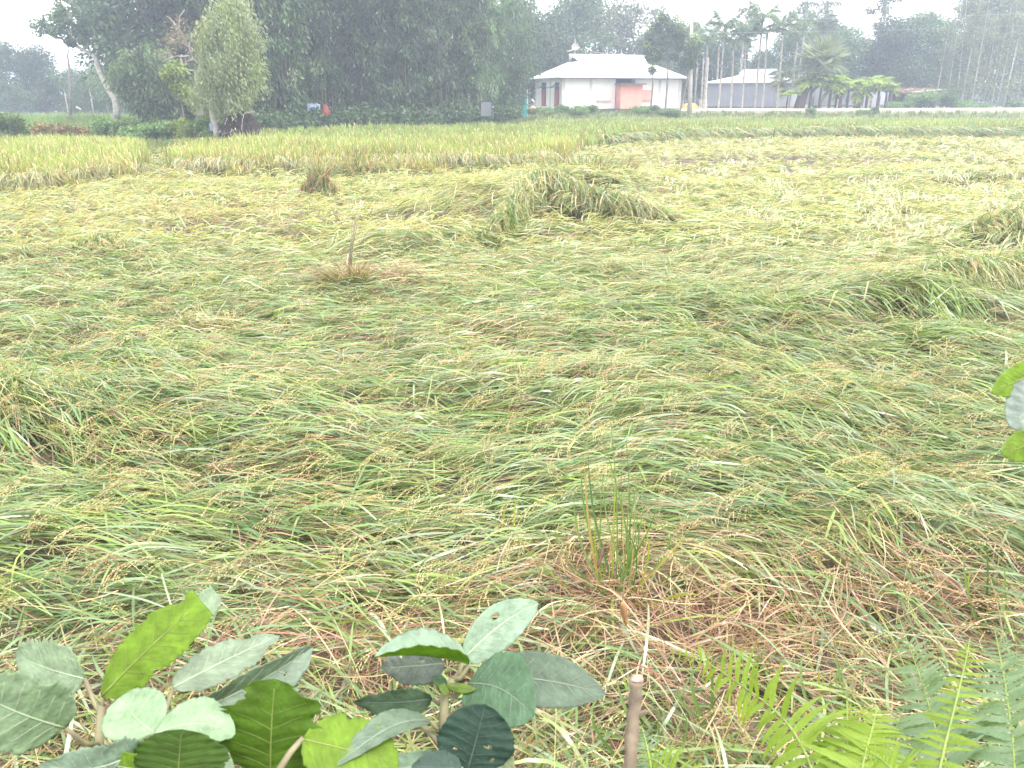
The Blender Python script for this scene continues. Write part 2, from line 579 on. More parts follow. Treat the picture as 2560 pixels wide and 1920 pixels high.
nt.links.new(tc_.outputs['Object'], nb_.inputs['Vector'])
bp_ = nt.nodes.new('ShaderNodeBump')
bp_.inputs['Strength'].default_value = 0.6
bp_.inputs['Distance'].default_value = 0.05
nt.links.new(nb_.outputs[0], bp_.inputs['Height'])
nt.links.new(bp_.outputs[0], b.inputs['Normal'])
M_GROUND = m
g_o = link('ground', mesh_np('ground', np.stack([GX.ravel(), GY.ravel(), GZ], 1), gq, gc, True, [M_GROUND]))
tag(g_o, 'wet brown soil of the paddy rising to turf around the houses', 'ground', kind='structure')

# raised village road on the right
RY0, RY1 = 71.6, 74.4
zl = at(1735, 272.8, RY0)[2]
zr = at(2560, 270.2, RY0 - 1.0)[2]
xa, xb = xu(1690, RY0), xu(3300, RY0)
g = Geo()
NS = 30
for i in range(NS):
    t0, t1 = i / NS, (i + 1) / NS
    X0, X1 = xa + (xb - xa) * t0, xa + (xb - xa) * t1
    Z0, Z1 = zl + (zr - zl) * t0 * 1.4, zl + (zr - zl) * t1 * 1.4
    dy0, dy1 = -1.2 * t0, -1.2 * t1
    V = [(X0, RY0 + dy0, Z0), (X1, RY0 + dy1, Z1), (X1, RY1 + dy1, Z1), (X0, RY1 + dy0, Z0),
         (X0, RY0 + dy0, Z0 - .13), (X1, RY0 + dy1, Z1 - .13), (X1, RY1 + dy1, Z1 - .13), (X0, RY1 + dy0, Z0 - .13)]
    g.add(V, [(0, 1, 2, 3), (4, 5, 1, 0), (7, 3, 2, 6)])
road = g.build('road', M_ROAD)
tag(road, 'pale concrete village road on a low bank beyond the paddy', 'road', kind='structure')
g = Geo()
for i in range(NS):
    t0, t1 = i / NS, (i + 1) / NS
    X0, X1 = xa + (xb - xa) * t0, xa + (xb - xa) * t1
    Z0, Z1 = zl + (zr - zl) * t0 * 1.4 - .13, zl + (zr - zl) * t1 * 1.4 - .13
    dy0, dy1 = -1.2 * t0, -1.2 * t1
    g.add([(X0, RY0 + dy0 - 2.6, Z0 - 1.0), (X1, RY0 + dy1 - 2.6, Z1 - 1.0), (X1, RY0 + dy1 - .25, Z1 - .004), (X0, RY0 + dy0 - .25, Z0 - .004),
           (X1, RY1 + dy1 + .25, Z1 - .004), (X0, RY1 + dy0 + .25, Z0 - .004), (X1, RY1 + dy1 + 2.5, Z1 - 1.0), (X0, RY1 + dy0 + 2.5, Z0 - 1.0)],
          [(0, 1, 2, 3), (3, 2, 4, 5), (5, 4, 6, 7)])
M_BANK = solid('bank_earth', (0.30, 0.22, 0.17), (0.13, 0.15, 0.06), 1.3, 0.95, 0.5, 8)
bank = g.build('road_bank', M_BANK)
tag(bank, 'earth bank under the village road, patchy with weeds', 'bank', kind='structure')


# ------------------------------------------------------------------ rice
def ribbons(P, W, A, C):
    """P (N,S,3) centre lines, W (N,S) half widths, A (N,S,3) across, C (N,S,3)"""
    N, Sg, _ = P.shape
    V = np.empty((N, Sg, 2, 3), np.float32)
    V[:, :, 0] = P - A * W[..., None]
    V[:, :, 1] = P + A * W[..., None]
    base = (np.arange(N) * Sg * 2)[:, None]
    s = np.arange(Sg - 1)[None, :] * 2
    i0 = base + s
    Q = np.stack([i0, i0 + 1, i0 + 3, i0 + 2], -1).reshape(-1, 4)
    CC = np.repeat(C[:, :, None, :], 2, axis=2)
    return V.reshape(-1, 3), Q, CC.reshape(-1, 3)


def merge(parts):
    Vs, Qs, Cs, n = [], [], [], 0
    for (V, Q, C) in parts:
        Vs.append(V)
        Qs.append(Q + n)
        Cs.append(C)
        n += len(V)
    return np.concatenate(Vs), np.concatenate(Qs), np.concatenate(Cs)


GREENS = np.array([[0.135, 0.230, 0.055], [0.105, 0.190, 0.060], [0.155, 0.235, 0.105], [0.20, 0.290, 0.055], [0.165, 0.245, 0.065], [0.23, 0.290, 0.185], [0.095, 0.165, 0.05], [0.185, 0.25, 0.085]])
STRAWS = np.array([[0.42, 0.31, 0.19], [0.32, 0.19, 0.12], [0.46, 0.36, 0.22], [0.26, 0.125, 0.085], [0.36, 0.28, 0.14], [0.20, 0.11, 0.07]])
GRAIN = np.array([[0.42, 0.35, 0.16], [0.36, 0.34, 0.14], [0.45, 0.35, 0.19], [0.38, 0.28, 0.14]])
REDSTRAW = np.array([[0.27, 0.14, 0.085], [0.20, 0.105, 0.065], [0.36, 0.22, 0.13], [0.42, 0.30, 0.185]])
EARS_FAR = np.array([[0.56, 0.50, 0.32], [0.50, 0.46, 0.26], [0.60, 0.52, 0.36], [0.44, 0.43, 0.22]])
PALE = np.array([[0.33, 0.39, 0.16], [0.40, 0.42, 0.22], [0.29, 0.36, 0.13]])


def pick(pal, n, r):
    return pal[r.integers(0, len(pal), n)] * r.uniform(0.8, 1.2, (n, 1))


def hills_in(y0, y1, spacing, r, umin=-120, umax=2680):
    xs = []
    y = y0
    while y < y1:
        d = y * CP + 1.5 * SP
        xl, xr = (umin - CX) / F * d, (umax - CX) / F * d
        n = max(1, int((xr - xl) / spacing))
        x = np.linspace(xl, xr, n) + r.normal(0, spacing * 0.35, n)
        xs.append(np.stack([x, np.full(n, y) + r.normal(0, spacing * 0.35, n)], 1))
        y += spacing
    return np.concatenate(xs)


def lodged(name, label, y0, y1, spacing, nleaf, nstem, nseg, wscale, stray, seed, npan, panmode):
    r = np.random.default_rng(seed)
    H = hills_in(y0, y1, spacing, r)
    st, _ = standing_mask(H[:, 0], H[:, 1])
    u = col_of(H[:, 0], H[:, 1])
    ok = ~st & (H[:, 1] < yend(u)) & (H[:, 1] >= y0 - 0.2)
    ok = ok & (r.random(len(H)) > .75 * pit_map(H[:, 0], H[:, 1]) - .1)
    H = H[ok]
    nh = len(H)
    hth = flow(H[:, 0], H[:, 1]) + r.normal(0, 0.16, nh)
    chaos = 1 - sstep(2.2, 3.6, H[:, 1])
    dry = dry_map(H[:, 0], H[:, 1])
    chaos = np.clip(chaos + 0.7 * (dry > 0.55), 0, 1)
    hoff = r.normal(0, 0.017, nh)
    hgreen = r.integers(0, len(GREENS), nh)
    parts = []

    # leaves
    def blades(n_each, Lr, wr, kind):
        n = nh * n_each
        h = np.repeat(np.arange(nh), n_each)
        keep = r.random(n) < (1.0 - 0.35 * chaos[h] * (kind == 'leaf') * .3)
        h = h[keep]
        n = len(h)
        L = r.uniform(*Lr, n)
        th = hth[h] + r.normal(0, 0.23, n) + chaos[h] * r.normal(0, 0.75, n) + (r.random(n) < 0.17) * r.normal(0, 0.9, n)
        off = r.uniform(-0.5, 0.5, n) * L
        x0 = H[h, 0] + r.normal(0, 0.05, n) - np.cos(th) * (L * 0.5 + off * 0.4)
        y0_ = H[h, 1] + r.normal(0, 0.05, n) - np.sin(th) * (L * 0.5 + off * 0.4)
        curv = r.normal(0, 0.12, n)
        s = np.linspace(0, 1, nseg)
        ang = th[:, None] + curv[:, None] * (s[None] - 0.5) * 2
        st_ = (L / (nseg - 1))[:, None]
        dx = np.cumsum(np.cos(ang) * st_, 1) - np.cos(ang[:, :1]) * st_
        dy = np.cumsum(np.sin(ang) * st_, 1) - np.sin(ang[:, :1]) * st_
        X, Y = x0[:, None] + dx, y0_[:, None] + dy
        Z = mat_h(X, Y)
        Z = 0.4 * Z + 0.6 * (Z[:, :1] * (1 - s)[None] + Z[:, -1:] * s[None])
        d0 = hoff[h] + np.minimum(r.uniform(-0.14, 0.03, n), r.uniform(-0.09, 0.035, n))
        arch = r.gamma(2.0, 0.008, n)
        up = r.random(n) < (stray * (1 + 3 * chaos[h]))
        rise = np.where(up, r.uniform(0.04, 0.22, n), 0) * (L / 0.45)
        Z = Z + d0[:, None] + arch[:, None] * np.sin(math.pi * s)[None] * 1.3 + rise[:, None] * (s ** 1.1)[None] - 0.045 * (s ** 3)[None]
        shr = np.where(up, 0.75, 1.0)
        X = x0[:, None] + dx * shr[:, None]
        Y = y0_[:, None] + dy * shr[:, None]
        Z = np.maximum(Z, ground_h(X, Y) + 0.01)
        P = np.stack([X, Y, Z], -1)
        w = r.uniform(*wr, n) * wscale
        if kind == 'leaf':
            prof = np.clip(np.minimum(0.45 + 1.6 * s, 1.0) * (1 - s ** 3.5), 0.02, 1)
        else:
            prof = np.linspace(1.0, 0.6, nseg)
        Wd = w[:, None] * prof[None]
        if kind == 'leaf':
            isdry = r.random(n) < dry[h]
            Wd = Wd * np.where(isdry, 0.55, 1.0)[:, None]
        roll = r.normal(0, 0.42, n)[:, None] + r.normal(0, 0.4, n)[:, None] * s[None]
        if kind == 'stem':
            roll = roll * 2
        A = np.stack([-np.sin(ang) * np.cos(roll), np.cos(ang) * np.cos(roll), np.sin(roll)], -1)
        if kind != 'leaf':
            isdry = r.random(n) < np.clip(dry[h] * 1.2 + 0.15, 0, 0.97)
        g0 = GREENS[np.where(r.random(n) < 0.6, hgreen[h], r.integers(0, len(GREENS), n))] * r.uniform(0.75, 1.25, (n, 1))
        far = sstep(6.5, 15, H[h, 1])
        mixp = (r.random(n) < 0.72 * far) | ((r.random(n) < 0.5) & (kind == 'stem'))  # blades turn paler with distance: haze and sheen put into the colour
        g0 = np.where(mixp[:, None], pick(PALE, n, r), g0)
        s0 = pick(STRAWS, n, r)
        nearpit = (H[h, 1] < 4) & (r.random(n) < .75 * np.clip(pit_map(H[h, 0], H[h, 1]) * 2.2, 0, 1))
        s0 = np.where(nearpit[:, None], pick(REDSTRAW, n, r), s0)
        c = np.where(isdry[:, None], s0, g0)
        tip = np.where((r.random(n) < 0.35)[:, None], np.array([[0.36, 0.30, 0.10]]), c)
        tt = (s ** 4)[None, :, None]
        C = c[:, None, :] * (1 - tt) + tip[:, None, :] * tt
        return ribbons(P, Wd, A, C)

    parts.append(blades(nleaf, (0.20, 0.52), (0.0042, 0.0082), 'leaf'))
    if nstem:
        parts.append(blades(nstem, (0.35, 0.75), (0.0013, 0.0021), 'stem'))

    # ears of grain
    if npan:
        ne = max(1, int(math.ceil(npan)))
        h = np.repeat(np.arange(nh), ne)
        h = h[(r.random(len(h)) < npan / ne * (1 - 0.5 * chaos[h]))]
        n = len(h)
        th = hth[h] + r.normal(0, 0.35, n)
        x0 = H[h, 0] + r.normal(0, 0.10, n)
        y0_ = H[h, 1] + r.normal(0, 0.10, n)
        Lp = r.uniform(0.15, 0.23, n)
        base_c = pick(GRAIN, n, r)
        lift = hoff[h] + r.uniform(0.0, 0.06, n)
        NB = 9
        s = np.linspace(0, 1, NB)
        side = np.where(r.random(n) < 0.75, -1.0, 1.0) * np.where(np.cos(th) < 0, -1.0, 1.0)
        ang = th[:, None] + side[:, None] * (0.9 * s[None] ** 1.5) * r.uniform(0.4, 1.3, (n, 1))
        stp = (Lp / (NB - 1))[:, None]
        RX = x0[:, None] + np.cumsum(np.cos(ang) * stp, 1)
        RY = y0_[:, None] + np.cumsum(np.sin(ang) * stp, 1)
        RZ = mat_h(RX, RY) + lift[:, None] + 0.035 * np.sin(math.pi * (0.25 + 0.75 * s))[None] - 0.05 * (s ** 2)[None]
        RP = np.stack([RX, RY, RZ], -1)
        if panmode == 'grain':
            AR = np.stack([-np.sin(ang), np.cos(ang), 0 * ang], -1)
            parts.append(ribbons(RP, np.full((n, NB), 0.0011 * wscale), AR, np.repeat(base_c[:, None] * 0.9, NB, 1)))
            NG = 9 if nseg > 5 else 6
            if nseg <= 5:
                RP, RX, RY, RZ, ang, s = RP[:, ::2], RX[:, ::2], RY[:, ::2], RZ[:, ::2], ang[:, ::2], s[::2]
                NB = 5
            t = np.linspace(0.12, 1, NG)
            bth = ang + side[:, None] * r.uniform(0.25, 1.0, (n, NB))
            lb = (0.105 - 0.045 * s)[None] * r.uniform(0.7, 1.2, (n, NB))
            bx = RX[..., None] + np.cos(bth)[..., None] * lb[..., None] * t
            by = RY[..., None] + np.sin(bth)[..., None] * lb[..., None] * t
            bz = RZ[..., None] - lb[..., None] * (0.42 * t ** 2)
            ctr = np.stack([bx, by, bz], -1).reshape(-1, 3)
            tg = np.stack([np.cos(bth)[..., None] * np.ones(NG), np.sin(bth)[..., None] * np.ones(NG), -0.9 * t * np.ones_like(bx)], -1).reshape(-1, 3)
            tg += r.normal(0, 0.28, tg.shape)
            tg /= np.linalg.norm(tg, axis=1, keepdims=True)
            ac = np.cross(tg, r.normal(0, 1, tg.shape))
            ac /= np.linalg.norm(ac, axis=1, keepdims=True)
            gl, gw = (0.0062, 0.0024) if nseg > 5 else (0.0105, 0.0028)
            V = np.stack([ctr - tg * gl, ctr + ac * gw, ctr + tg * gl, ctr - ac * gw], 1).reshape(-1, 3)
            Q = np.arange(len(V)).reshape(-1, 4)
            cc = np.repeat(base_c, NB * NG, 0) * r.uniform(0.75, 1.25, (n * NB * NG, 1))
            parts.append((V, Q, np.repeat(cc, 4, 0)))
        else:
            AR = np.stack([-np.sin(ang) * 0.8, np.cos(ang) * 0.8, 0.5 + 0 * ang], -1)
            sel = [0, 2, 4, 6, 8]
            for k in range(1):
                jit = r.normal(0, 0.014, (n, 1, 3))
                prof = np.array([0.5, 1, 1, 0.8, 0.3]) * 0.0065 * wscale
                parts.append(ribbons(RP[:, sel] + jit, np.tile(prof, (n, 1)), AR[:, sel], np.repeat(pick(EARS_FAR, n, r)[:, None], 5, 1)))
    V, Q, C = merge(parts)
    o = link(name, mesh_np(name, V, Q, C, False, [M_RICE]))
    tag(o, label, 'rice', kind='stuff')
    return o


lodged('lodged_rice', 'green rice blades flattened by wind in the near part of the paddy', 1.5, 6.0, 0.17, 21, 9, 7, 0.92, 0.03, 111, 1.6, 'grain')
lodged('lodged_rice', 'flattened rice with drooping ears in the middle of the paddy', 6.0, 11.0, 0.19, 18, 5, 4, 1.15, 0.025, 102, 1.3, 'grain')
lodged('lodged_rice', 'pale flattened rice before the standing strip of the paddy', 11.0, 22.0, 0.25, 18, 0, 3, 1.8, 0.03, 103, 2.0, 'strip')
lodged('lodged_rice', 'far flattened rice at the foot of the standing crop', 22.0, 49.0, 0.42, 15, 0, 3, 3.1, 0.04, 104, 2, 'strip')


# loose reddish straw lying criss-cross over the bare patches
r = np.random.default_rng(120)
Ps, Ws, As, Cs = [], [], [], []
for (dx, dy, rad_, am) in DRY:
    if dy > 4.2 or dx < -1.5:
        continue
    n = int(200 * am)
    x0 = dx + r.normal(0, rad_ * .8, n)
    y0_ = dy + r.normal(0, rad_ * .65, n)
    th = r.uniform(0, 2 * math.pi, n)
    L = r.uniform(.12, .42, n)
    s = np.linspace(-.5, .5, 5)
    kink = r.normal(0, .35, n)
    X = x0[:, None] + np.cos(th[:, None] + kink[:, None] * s[None]) * L[:, None] * s[None]
    Y = y0_[:, None] + np.sin(th[:, None] + kink[:, None] * s[None]) * L[:, None] * s[None]
    tilt = np.where(r.random(n) < .3, r.normal(0, .45, n), r.normal(0, .10, n))
    Z = ground_h(X, Y) * .5 + mat_h(X, Y) * .5 + r.uniform(.0, .10, n)[:, None] + tilt[:, None] * L[:, None] * s[None]
    Z = np.maximum(Z, ground_h(X, Y) + .006)
    Ps.append(np.stack([X, Y, Z], -1))
    Ws.append((r.uniform(.0010, .0030, n))[:, None] * np.array([.7, 1, 1, 1, .5])[None])
    ph_ = r.uniform(0, math.pi, n)
    As.append(np.stack([-np.sin(th) * np.cos(ph_), np.cos(th) * np.cos(ph_), np.sin(ph_)], -1)[:, None] * np.ones((1, 5, 1)))
    c = np.where((r.random(n) < .45)[:, None], pick(REDSTRAW, n, r), pick(STRAWS, n, r))
    Cs.append(np.repeat(c[:, None], 5, 1))
V, Q, C = ribbons(np.concatenate(Ps), np.concatenate(Ws), np.concatenate(As), np.concatenate(Cs))
o = link('loose_straw', mesh_np('loose_straw', V, Q, C, False, [M_RICE]))
tag(o, 'reddish brown loose straw lying over the bare patches near the bank', 'straw', kind='stuff')


def standing(name, label, pts, hmin, hmax, nleaf, npan, w, seed, tipc, lowc, panc):
    r = np.random.default_rng(seed)
    H = pts
    nh = len(H)
    parts = []
    hh = r.uniform(hmin, hmax, nh) + 0.06 * wav(H[:, 0], H[:, 1], seed + 1, 6)
    u_ = col_of(H[:, 0], H[:, 1])
    edge = np.where(u_ < 390, np.interp(u_, [-900, 0, 150, 250, 350], [18.2, 18.8, 19.2, 21.4, 22.6]), yfront(u_))
    near = 1 - sstep(0.0, 2.2, H[:, 1] - edge + 0.5 * wav(H[:, 0], H[:, 1], 77, 2.0))
    hh = hh * (1 - near * r.uniform(0.0, 0.55, nh))
    wind = 0.25 * wav(H[:, 0], H[:, 1], seed + 2, 7)
    h = np.repeat(np.arange(nh), nleaf)
    n = len(h)
    s = np.array([0, 0.5, 0.82, 1.0])
    az = r.uniform(0, 2 * math.pi, n)
    L = hh[h] * r.uniform(0.72, 1.08, n)
    spread = r.gamma(2.0, 0.055, n) + 0.03
    gz = ground_h(H[h, 0], H[h, 1])
    X = H[h, 0][:, None] + r.normal(0, 0.07, (n, 1)) + np.cos(az)[:, None] * spread[:, None] * (s ** 2)[None] + wind[h][:, None] * 0.3 * (s ** 2)[None]
    Y = H[h, 1][:, None] + r.normal(0, 0.07, (n, 1)) + np.sin(az)[:, None] * spread[:, None] * (s ** 2)[None] - (near[h] * r.uniform(0, 0.45, n))[:, None] * (s ** 2)[None]
    dr = r.uniform(0.0, 0.10, n)
    Z = gz[:, None] + L[:, None] * s[None] - dr[:, None] * (s ** 4)[None]
    P = np.stack([X, Y, Z], -1)
    ph = r.uniform(0, math.pi, n)
    A = np.stack([np.cos(ph), np.sin(ph), 0 * ph], -1)[:, None, :] * np.ones((1, 4, 1))
    W = (w * r.uniform(0.7, 1.3, n))[:, None] * np.array([0.8, 1.0, 0.75, 0.1])[None]
    tc = np.array(tipc) * r.uniform(0.8, 1.2, (n, 1)) * (1 + 0.12 * wav(H[h, 0], H[h, 1], seed + 3, 5))[:, None]
    dryb = r.random(n) < 0.12 + 0.38 * near[h]
    tc = np.where(dryb[:, None], pick(STRAWS, n, r), tc)
    lc = np.array(lowc) * r.uniform(0.8, 1.2, (n, 1))
    C = np.stack([lc, lc * 0.5 + tc * 0.5, tc, tc], 1)
    parts.append(ribbons(P, W, A, C))
    if npan:
        ne = max(1, int(math.ceil(npan)))
        h = np.repeat(np.arange(nh), ne)
        h = h[r.random(len(h)) < npan / ne]
        n = len(h)
        az = r.uniform(0, 2 * math.pi, n)
        s = np.linspace(0, 1, 4)
        zt = ground_h(H[h, 0], H[h, 1]) + hh[h] * r.uniform(0.55, 0.93, n)
        rad = r.uniform(0.02, 0.13, n)
        X = H[h, 0][:, None] + np.cos(az)[:, None] * (rad[:, None] + 0.10 * s[None])
        Y = H[h, 1][:, None] + np.sin(az)[:, None] * (rad[:, None] + 0.10 * s[None])
        Z = zt[:, None] + 0.05 * s[None] - 0.22 * (s ** 2)[None]
        P = np.stack([X, Y, Z], -1)
        A = np.stack([-np.sin(az), np.cos(az), 0 * az], -1)[:, None] * np.ones((1, 4, 1))
        W = (w * 0.8 * r.uniform(0.7, 1.3, n))[:, None] * np.array([0.4, 1, 1, 0.4])[None]
        C = np.repeat((np.array(panc) * r.uniform(0.75, 1.25, (n, 1)))[:, None], 4, 1)
        parts.append(ribbons(P, W, A, C))
    V, Q, C = merge(parts)
    o = link(name, mesh_np(name, V, Q, C, False, [M_RICE_FAR]))
    tag(o, label, 'rice', kind='stuff')
    return o


rr = np.random.default_rng(55)
TIP, LOW, PAN = (0.265, 0.335, 0.10), (0.24, 0.22, 0.10), (0.52, 0.43, 0.25)
H = hills_in(17.0, 34, 0.22, rr, -150, 440)
st, lf = standing_mask(H[:, 0], H[:, 1])
HL = H[st & lf]
standing('standing_rice', 'yellow-green patch of standing rice on the left side of the paddy', HL, 0.70, 0.86, 9, 3, 0.011, 201, TIP, LOW, PAN)
H = hills_in(21.5, 34, 0.25, rr, 380, 2650)
st, lf = standing_mask(H[:, 0], H[:, 1])
HC1 = H[st & ~lf]
H = hills_in(34, 68, 0.46, rr, 380, 2700)
st, lf = standing_mask(H[:, 0], H[:, 1])
HC2 = H[st & ~lf]
standing('standing_rice', 'yellow-green strip of standing rice across the middle of the paddy', HC1, 0.70, 0.86, 8, 2.6, 0.012, 202, TIP, LOW, PAN)
standing('standing_rice', 'far green standing rice reaching to the house and the road', HC2, 0.68, 0.84, 8, 1.4, 0.024, 203, (0.235, 0.32, 0.10), (0.18, 0.21, 0.08), (0.46, 0.41, 0.22))
H = hills_in(47, 88, 0.75, rr, -300, 560)
u = col_of(H[:, 0], H[:, 1])
H = H[u < 380 + 2 * (H[:, 1] - 47)]
standing('standing_rice', 'fresh green second paddy beyond the row of shrubs', H, 0.62, 0.78, 9, 0, 0.045, 204, (0.15, 0.26, 0.055), (0.10, 0.16, 0.05), PAN)


def grass_points(name, label, pts, hmin, hmax, nl, w, seed, c1, c2):
    r = np.random.default_rng(seed)
    nh = len(pts)
    h = np.repeat(np.arange(nh), nl)
    n = len(h)
    s = np.array([0, 0.55, 1.0])
    az = r.uniform(0, 2 * math.pi, n)
    L = r.uniform(hmin, hmax, n)
    sp = r.gamma(2.0, 0.16, n) * L
    X = pts[h, 0][:, None] + r.normal(0, 0.12, (n, 1)) + np.cos(az)[:, None] * sp[:, None] * (s ** 1.6)[None]
    Y = pts[h, 1][:, None] + r.normal(0, 0.12, (n, 1)) + np.sin(az)[:, None] * sp[:, None] * (s ** 1.6)[None]
    Z = ground_h(X[:, :1], Y[:, :1]) + L[:, None] * (s - 0.2 * s ** 3)[None]
    ph = r.uniform(0, math.pi, n)
    A = np.stack([np.cos(ph), np.sin(ph), 0 * ph], -1)[:, None] * np.ones((1, 3, 1))
    W = (w * r.uniform(0.6, 1.3, n))[:, None] * np.array([0.8, 1, 0.1])[None]
    t = r.random((n, 1))
    c = np.array(c1) * t + np.array(c2) * (1 - t)
    V, Q, C = ribbons(np.stack([X, Y, Z], -1), W, A, np.repeat(c[:, None], 3, 1))
    o = link(name, mesh_np(name, V, Q, C, False, [M_WEED]))
    tag(o, label, 'grass', kind='stuff')
    return o


# rough grass: in the gap behind the left patch, along the foot of the houses, on the near bank
H = hills_in(25.5, 46, 0.42, rr, -200, 640)
u = col_of(H[:, 0], H[:, 1])
st, lf = standing_mask(H[:, 0], H[:, 1])
gap = ~st & (((H[:, 1] > 29) & (u > 330) & (u < 470)) | (H[:, 1] > 33.5))
grass_points('grass', 'rough green grass between the paddy and the row of shrubs', H[gap], 0.25, 0.55, 8, 0.018, 301, (0.12, 0.17, 0.05), (0.20, 0.22, 0.08))
H = hills_in(50, 71, 0.55, rr, 600, 2700)
u = col_of(H[:, 0], H[:, 1])
ye = yend(u)
H = H[(H[:, 1] > ye - 0.3) & (H[:, 1] < np.minimum(ye + 9, np.where(u > 1700, ye + 4.0, 90)))]
grass_points('grass', 'low rough grass along the far edge of the paddy', H, 0.15, 0.42, 8, 0.03, 302, (0.10, 0.16, 0.05), (0.16, 0.19, 0.07))
H = hills_in(0.2, 2.1, 0.10, rr, -600, 3200)
grass_points('grass', 'short grass and straw litter on the near bank', H, 0.08, 0.26, 6, 0.0035, 303, (0.13, 0.19, 0.05), (0.36, 0.28, 0.14))


# ------------------------------------------------------------------ trees
def leaf_cloud(r, ctr, dirs, length, aspect, cols):
    """one small pointed leaf (four corners) at each ctr (n,3), lying along dirs (n,3)"""
    n = len(ctr)
    d = dirs / (np.linalg.norm(dirs, axis=1, keepdims=True) + 1e-9)
    a = np.cross(d, r.normal(0, 1, (n, 3)))
    a /= (np.linalg.norm(a, axis=1, keepdims=True) + 1e-9)
    L = length if hasattr(length, '__len__') else np.full(n, length)
    L = L[:, None] * r.uniform(0.7, 1.3, (n, 1))
    W = L * aspect
    V = np.stack([ctr, ctr + d * L * 0.45 + a * W, ctr + d * L, ctr + d * L * 0.45 - a * W], 1).reshape(-1, 3)
    Q = np.arange(4 * n).reshape(-1, 4)
    return V, Q, np.repeat(cols, 4, 0)


def ball_points(r, n):
    d = r.normal(0, 1, (n, 3))
    d /= np.linalg.norm(d, axis=1, keepdims=True)
    return d * (r.random((n, 1)) ** 0.45)


DARKG = np.array([[0.048, 0.092, 0.035], [0.058, 0.103, 0.045], [0.038, 0.076, 0.032], [0.072, 0.120, 0.045]])
MIDG = np.array([[0.073, 0.128, 0.040], [0.088, 0.140, 0.055], [0.063, 0.118, 0.045], [0.108, 0.160, 0.06]])
PALEG = np.array([[0.15, 0.19, 0.10], [0.18, 0.215, 0.115], [0.13, 0.17, 0.085], [0.20, 0.22, 0.13]])
YELG = np.array([[0.20, 0.27, 0.05], [0.24, 0.30, 0.07], [0.16, 0.23, 0.06]])


def clump_crown(r, centres, radii, per, length, aspect, pal, droop=0.3, squash=0.8):
    out = []
    for c, R in zip(centres, radii):
        n = int(per * (0.7 + 0.6 * r.random()))
        p = ball_points(r, n) * np.array([R, R, R * squash])
        d = p / R + r.normal(0, 0.6, (n, 3)) + np.array([0, 0, -droop])
        tone = pal[r.integers(0, len(pal))]
        cols = (0.6 * tone + 0.4 * pal[r.integers(0, len(pal), n)]) * r.uniform(0.75, 1.25, (n, 1))
        out.append(leaf_cloud(r, np.array(c) + p, d, length, aspect, cols))
    return merge(out)


def limb_path(r, a, b, wob, n=5):
    a, b = np.array(a, float), np.array(b, float)
    ts = np.linspace(0, 1, n)
    P = a + (b - a) * ts[:, None]
    w = r.normal(0, wob, (n, 3))
    w[0] = 0
    w[-1] = 0
    return P + w


def broad_tree(seed, h, cw, trunk_h, trunk_r, pal, nclump, per, leaf, droop=0.3, aspect=0.32, squash=0.75, bark=None, name='broadleaf_tree', sparse=1.0, crown_bottom=None, R0=0.30):
    """returns a tree (Empty > trunk, branch, crown) standing at the origin"""
    r = np.random.default_rng(seed)
    t = thing(name, '', '')
    cb = trunk_h * 0.8 if crown_bottom is None else crown_bottom
    cen, rad = [], []
    for i in range(nclump):
        z = cb + (h - cb) * r.random() ** 0.85
        f = (z - cb) / (h - cb)
        env = math.sin(math.pi * min(0.98, 0.22 + 0.72 * f)) * cw * 0.5
        a = r.uniform(0, 2 * math.pi)
        q = env * math.sqrt(r.random()) * sparse
        cen.append((q * math.cos(a), q * math.sin(a), z))
        rad.append(cw * R0 * r.uniform(0.55, 1.1))
    V, Q, C = clump_crown(r, cen, rad, per, leaf, aspect, pal, droop, squash)
    bk = bark or M_BARK
    top = (0.15 * r.normal(), 0.15 * r.normal(), cb + (h - cb) * 0.55)
    g = Geo().tube(limb_path(r, (0, 0, -0.4), top, 0.12, 6), list(np.linspace(trunk_r, trunk_r * 0.35, 6)), 7)
    g.build('trunk', bk, t, True)
    g = Geo()
    for i in range(min(9, nclump)):
        z0 = trunk_h * r.uniform(0.75, 1.25)
        g.tube(limb_path(r, (top[0] * z0 / top[2], top[1] * z0 / top[2], z0), cen[i], 0.15, 4), list(np.linspace(trunk_r * 0.45, trunk_r * 0.12, 4)), 5)
    b_ = g.build('branch', bk, t, True)
    b_['kind'] = 'stuff'
    link('crown', mesh_np('crown', V, Q, C, False, [M_TREE]), t)
    return t


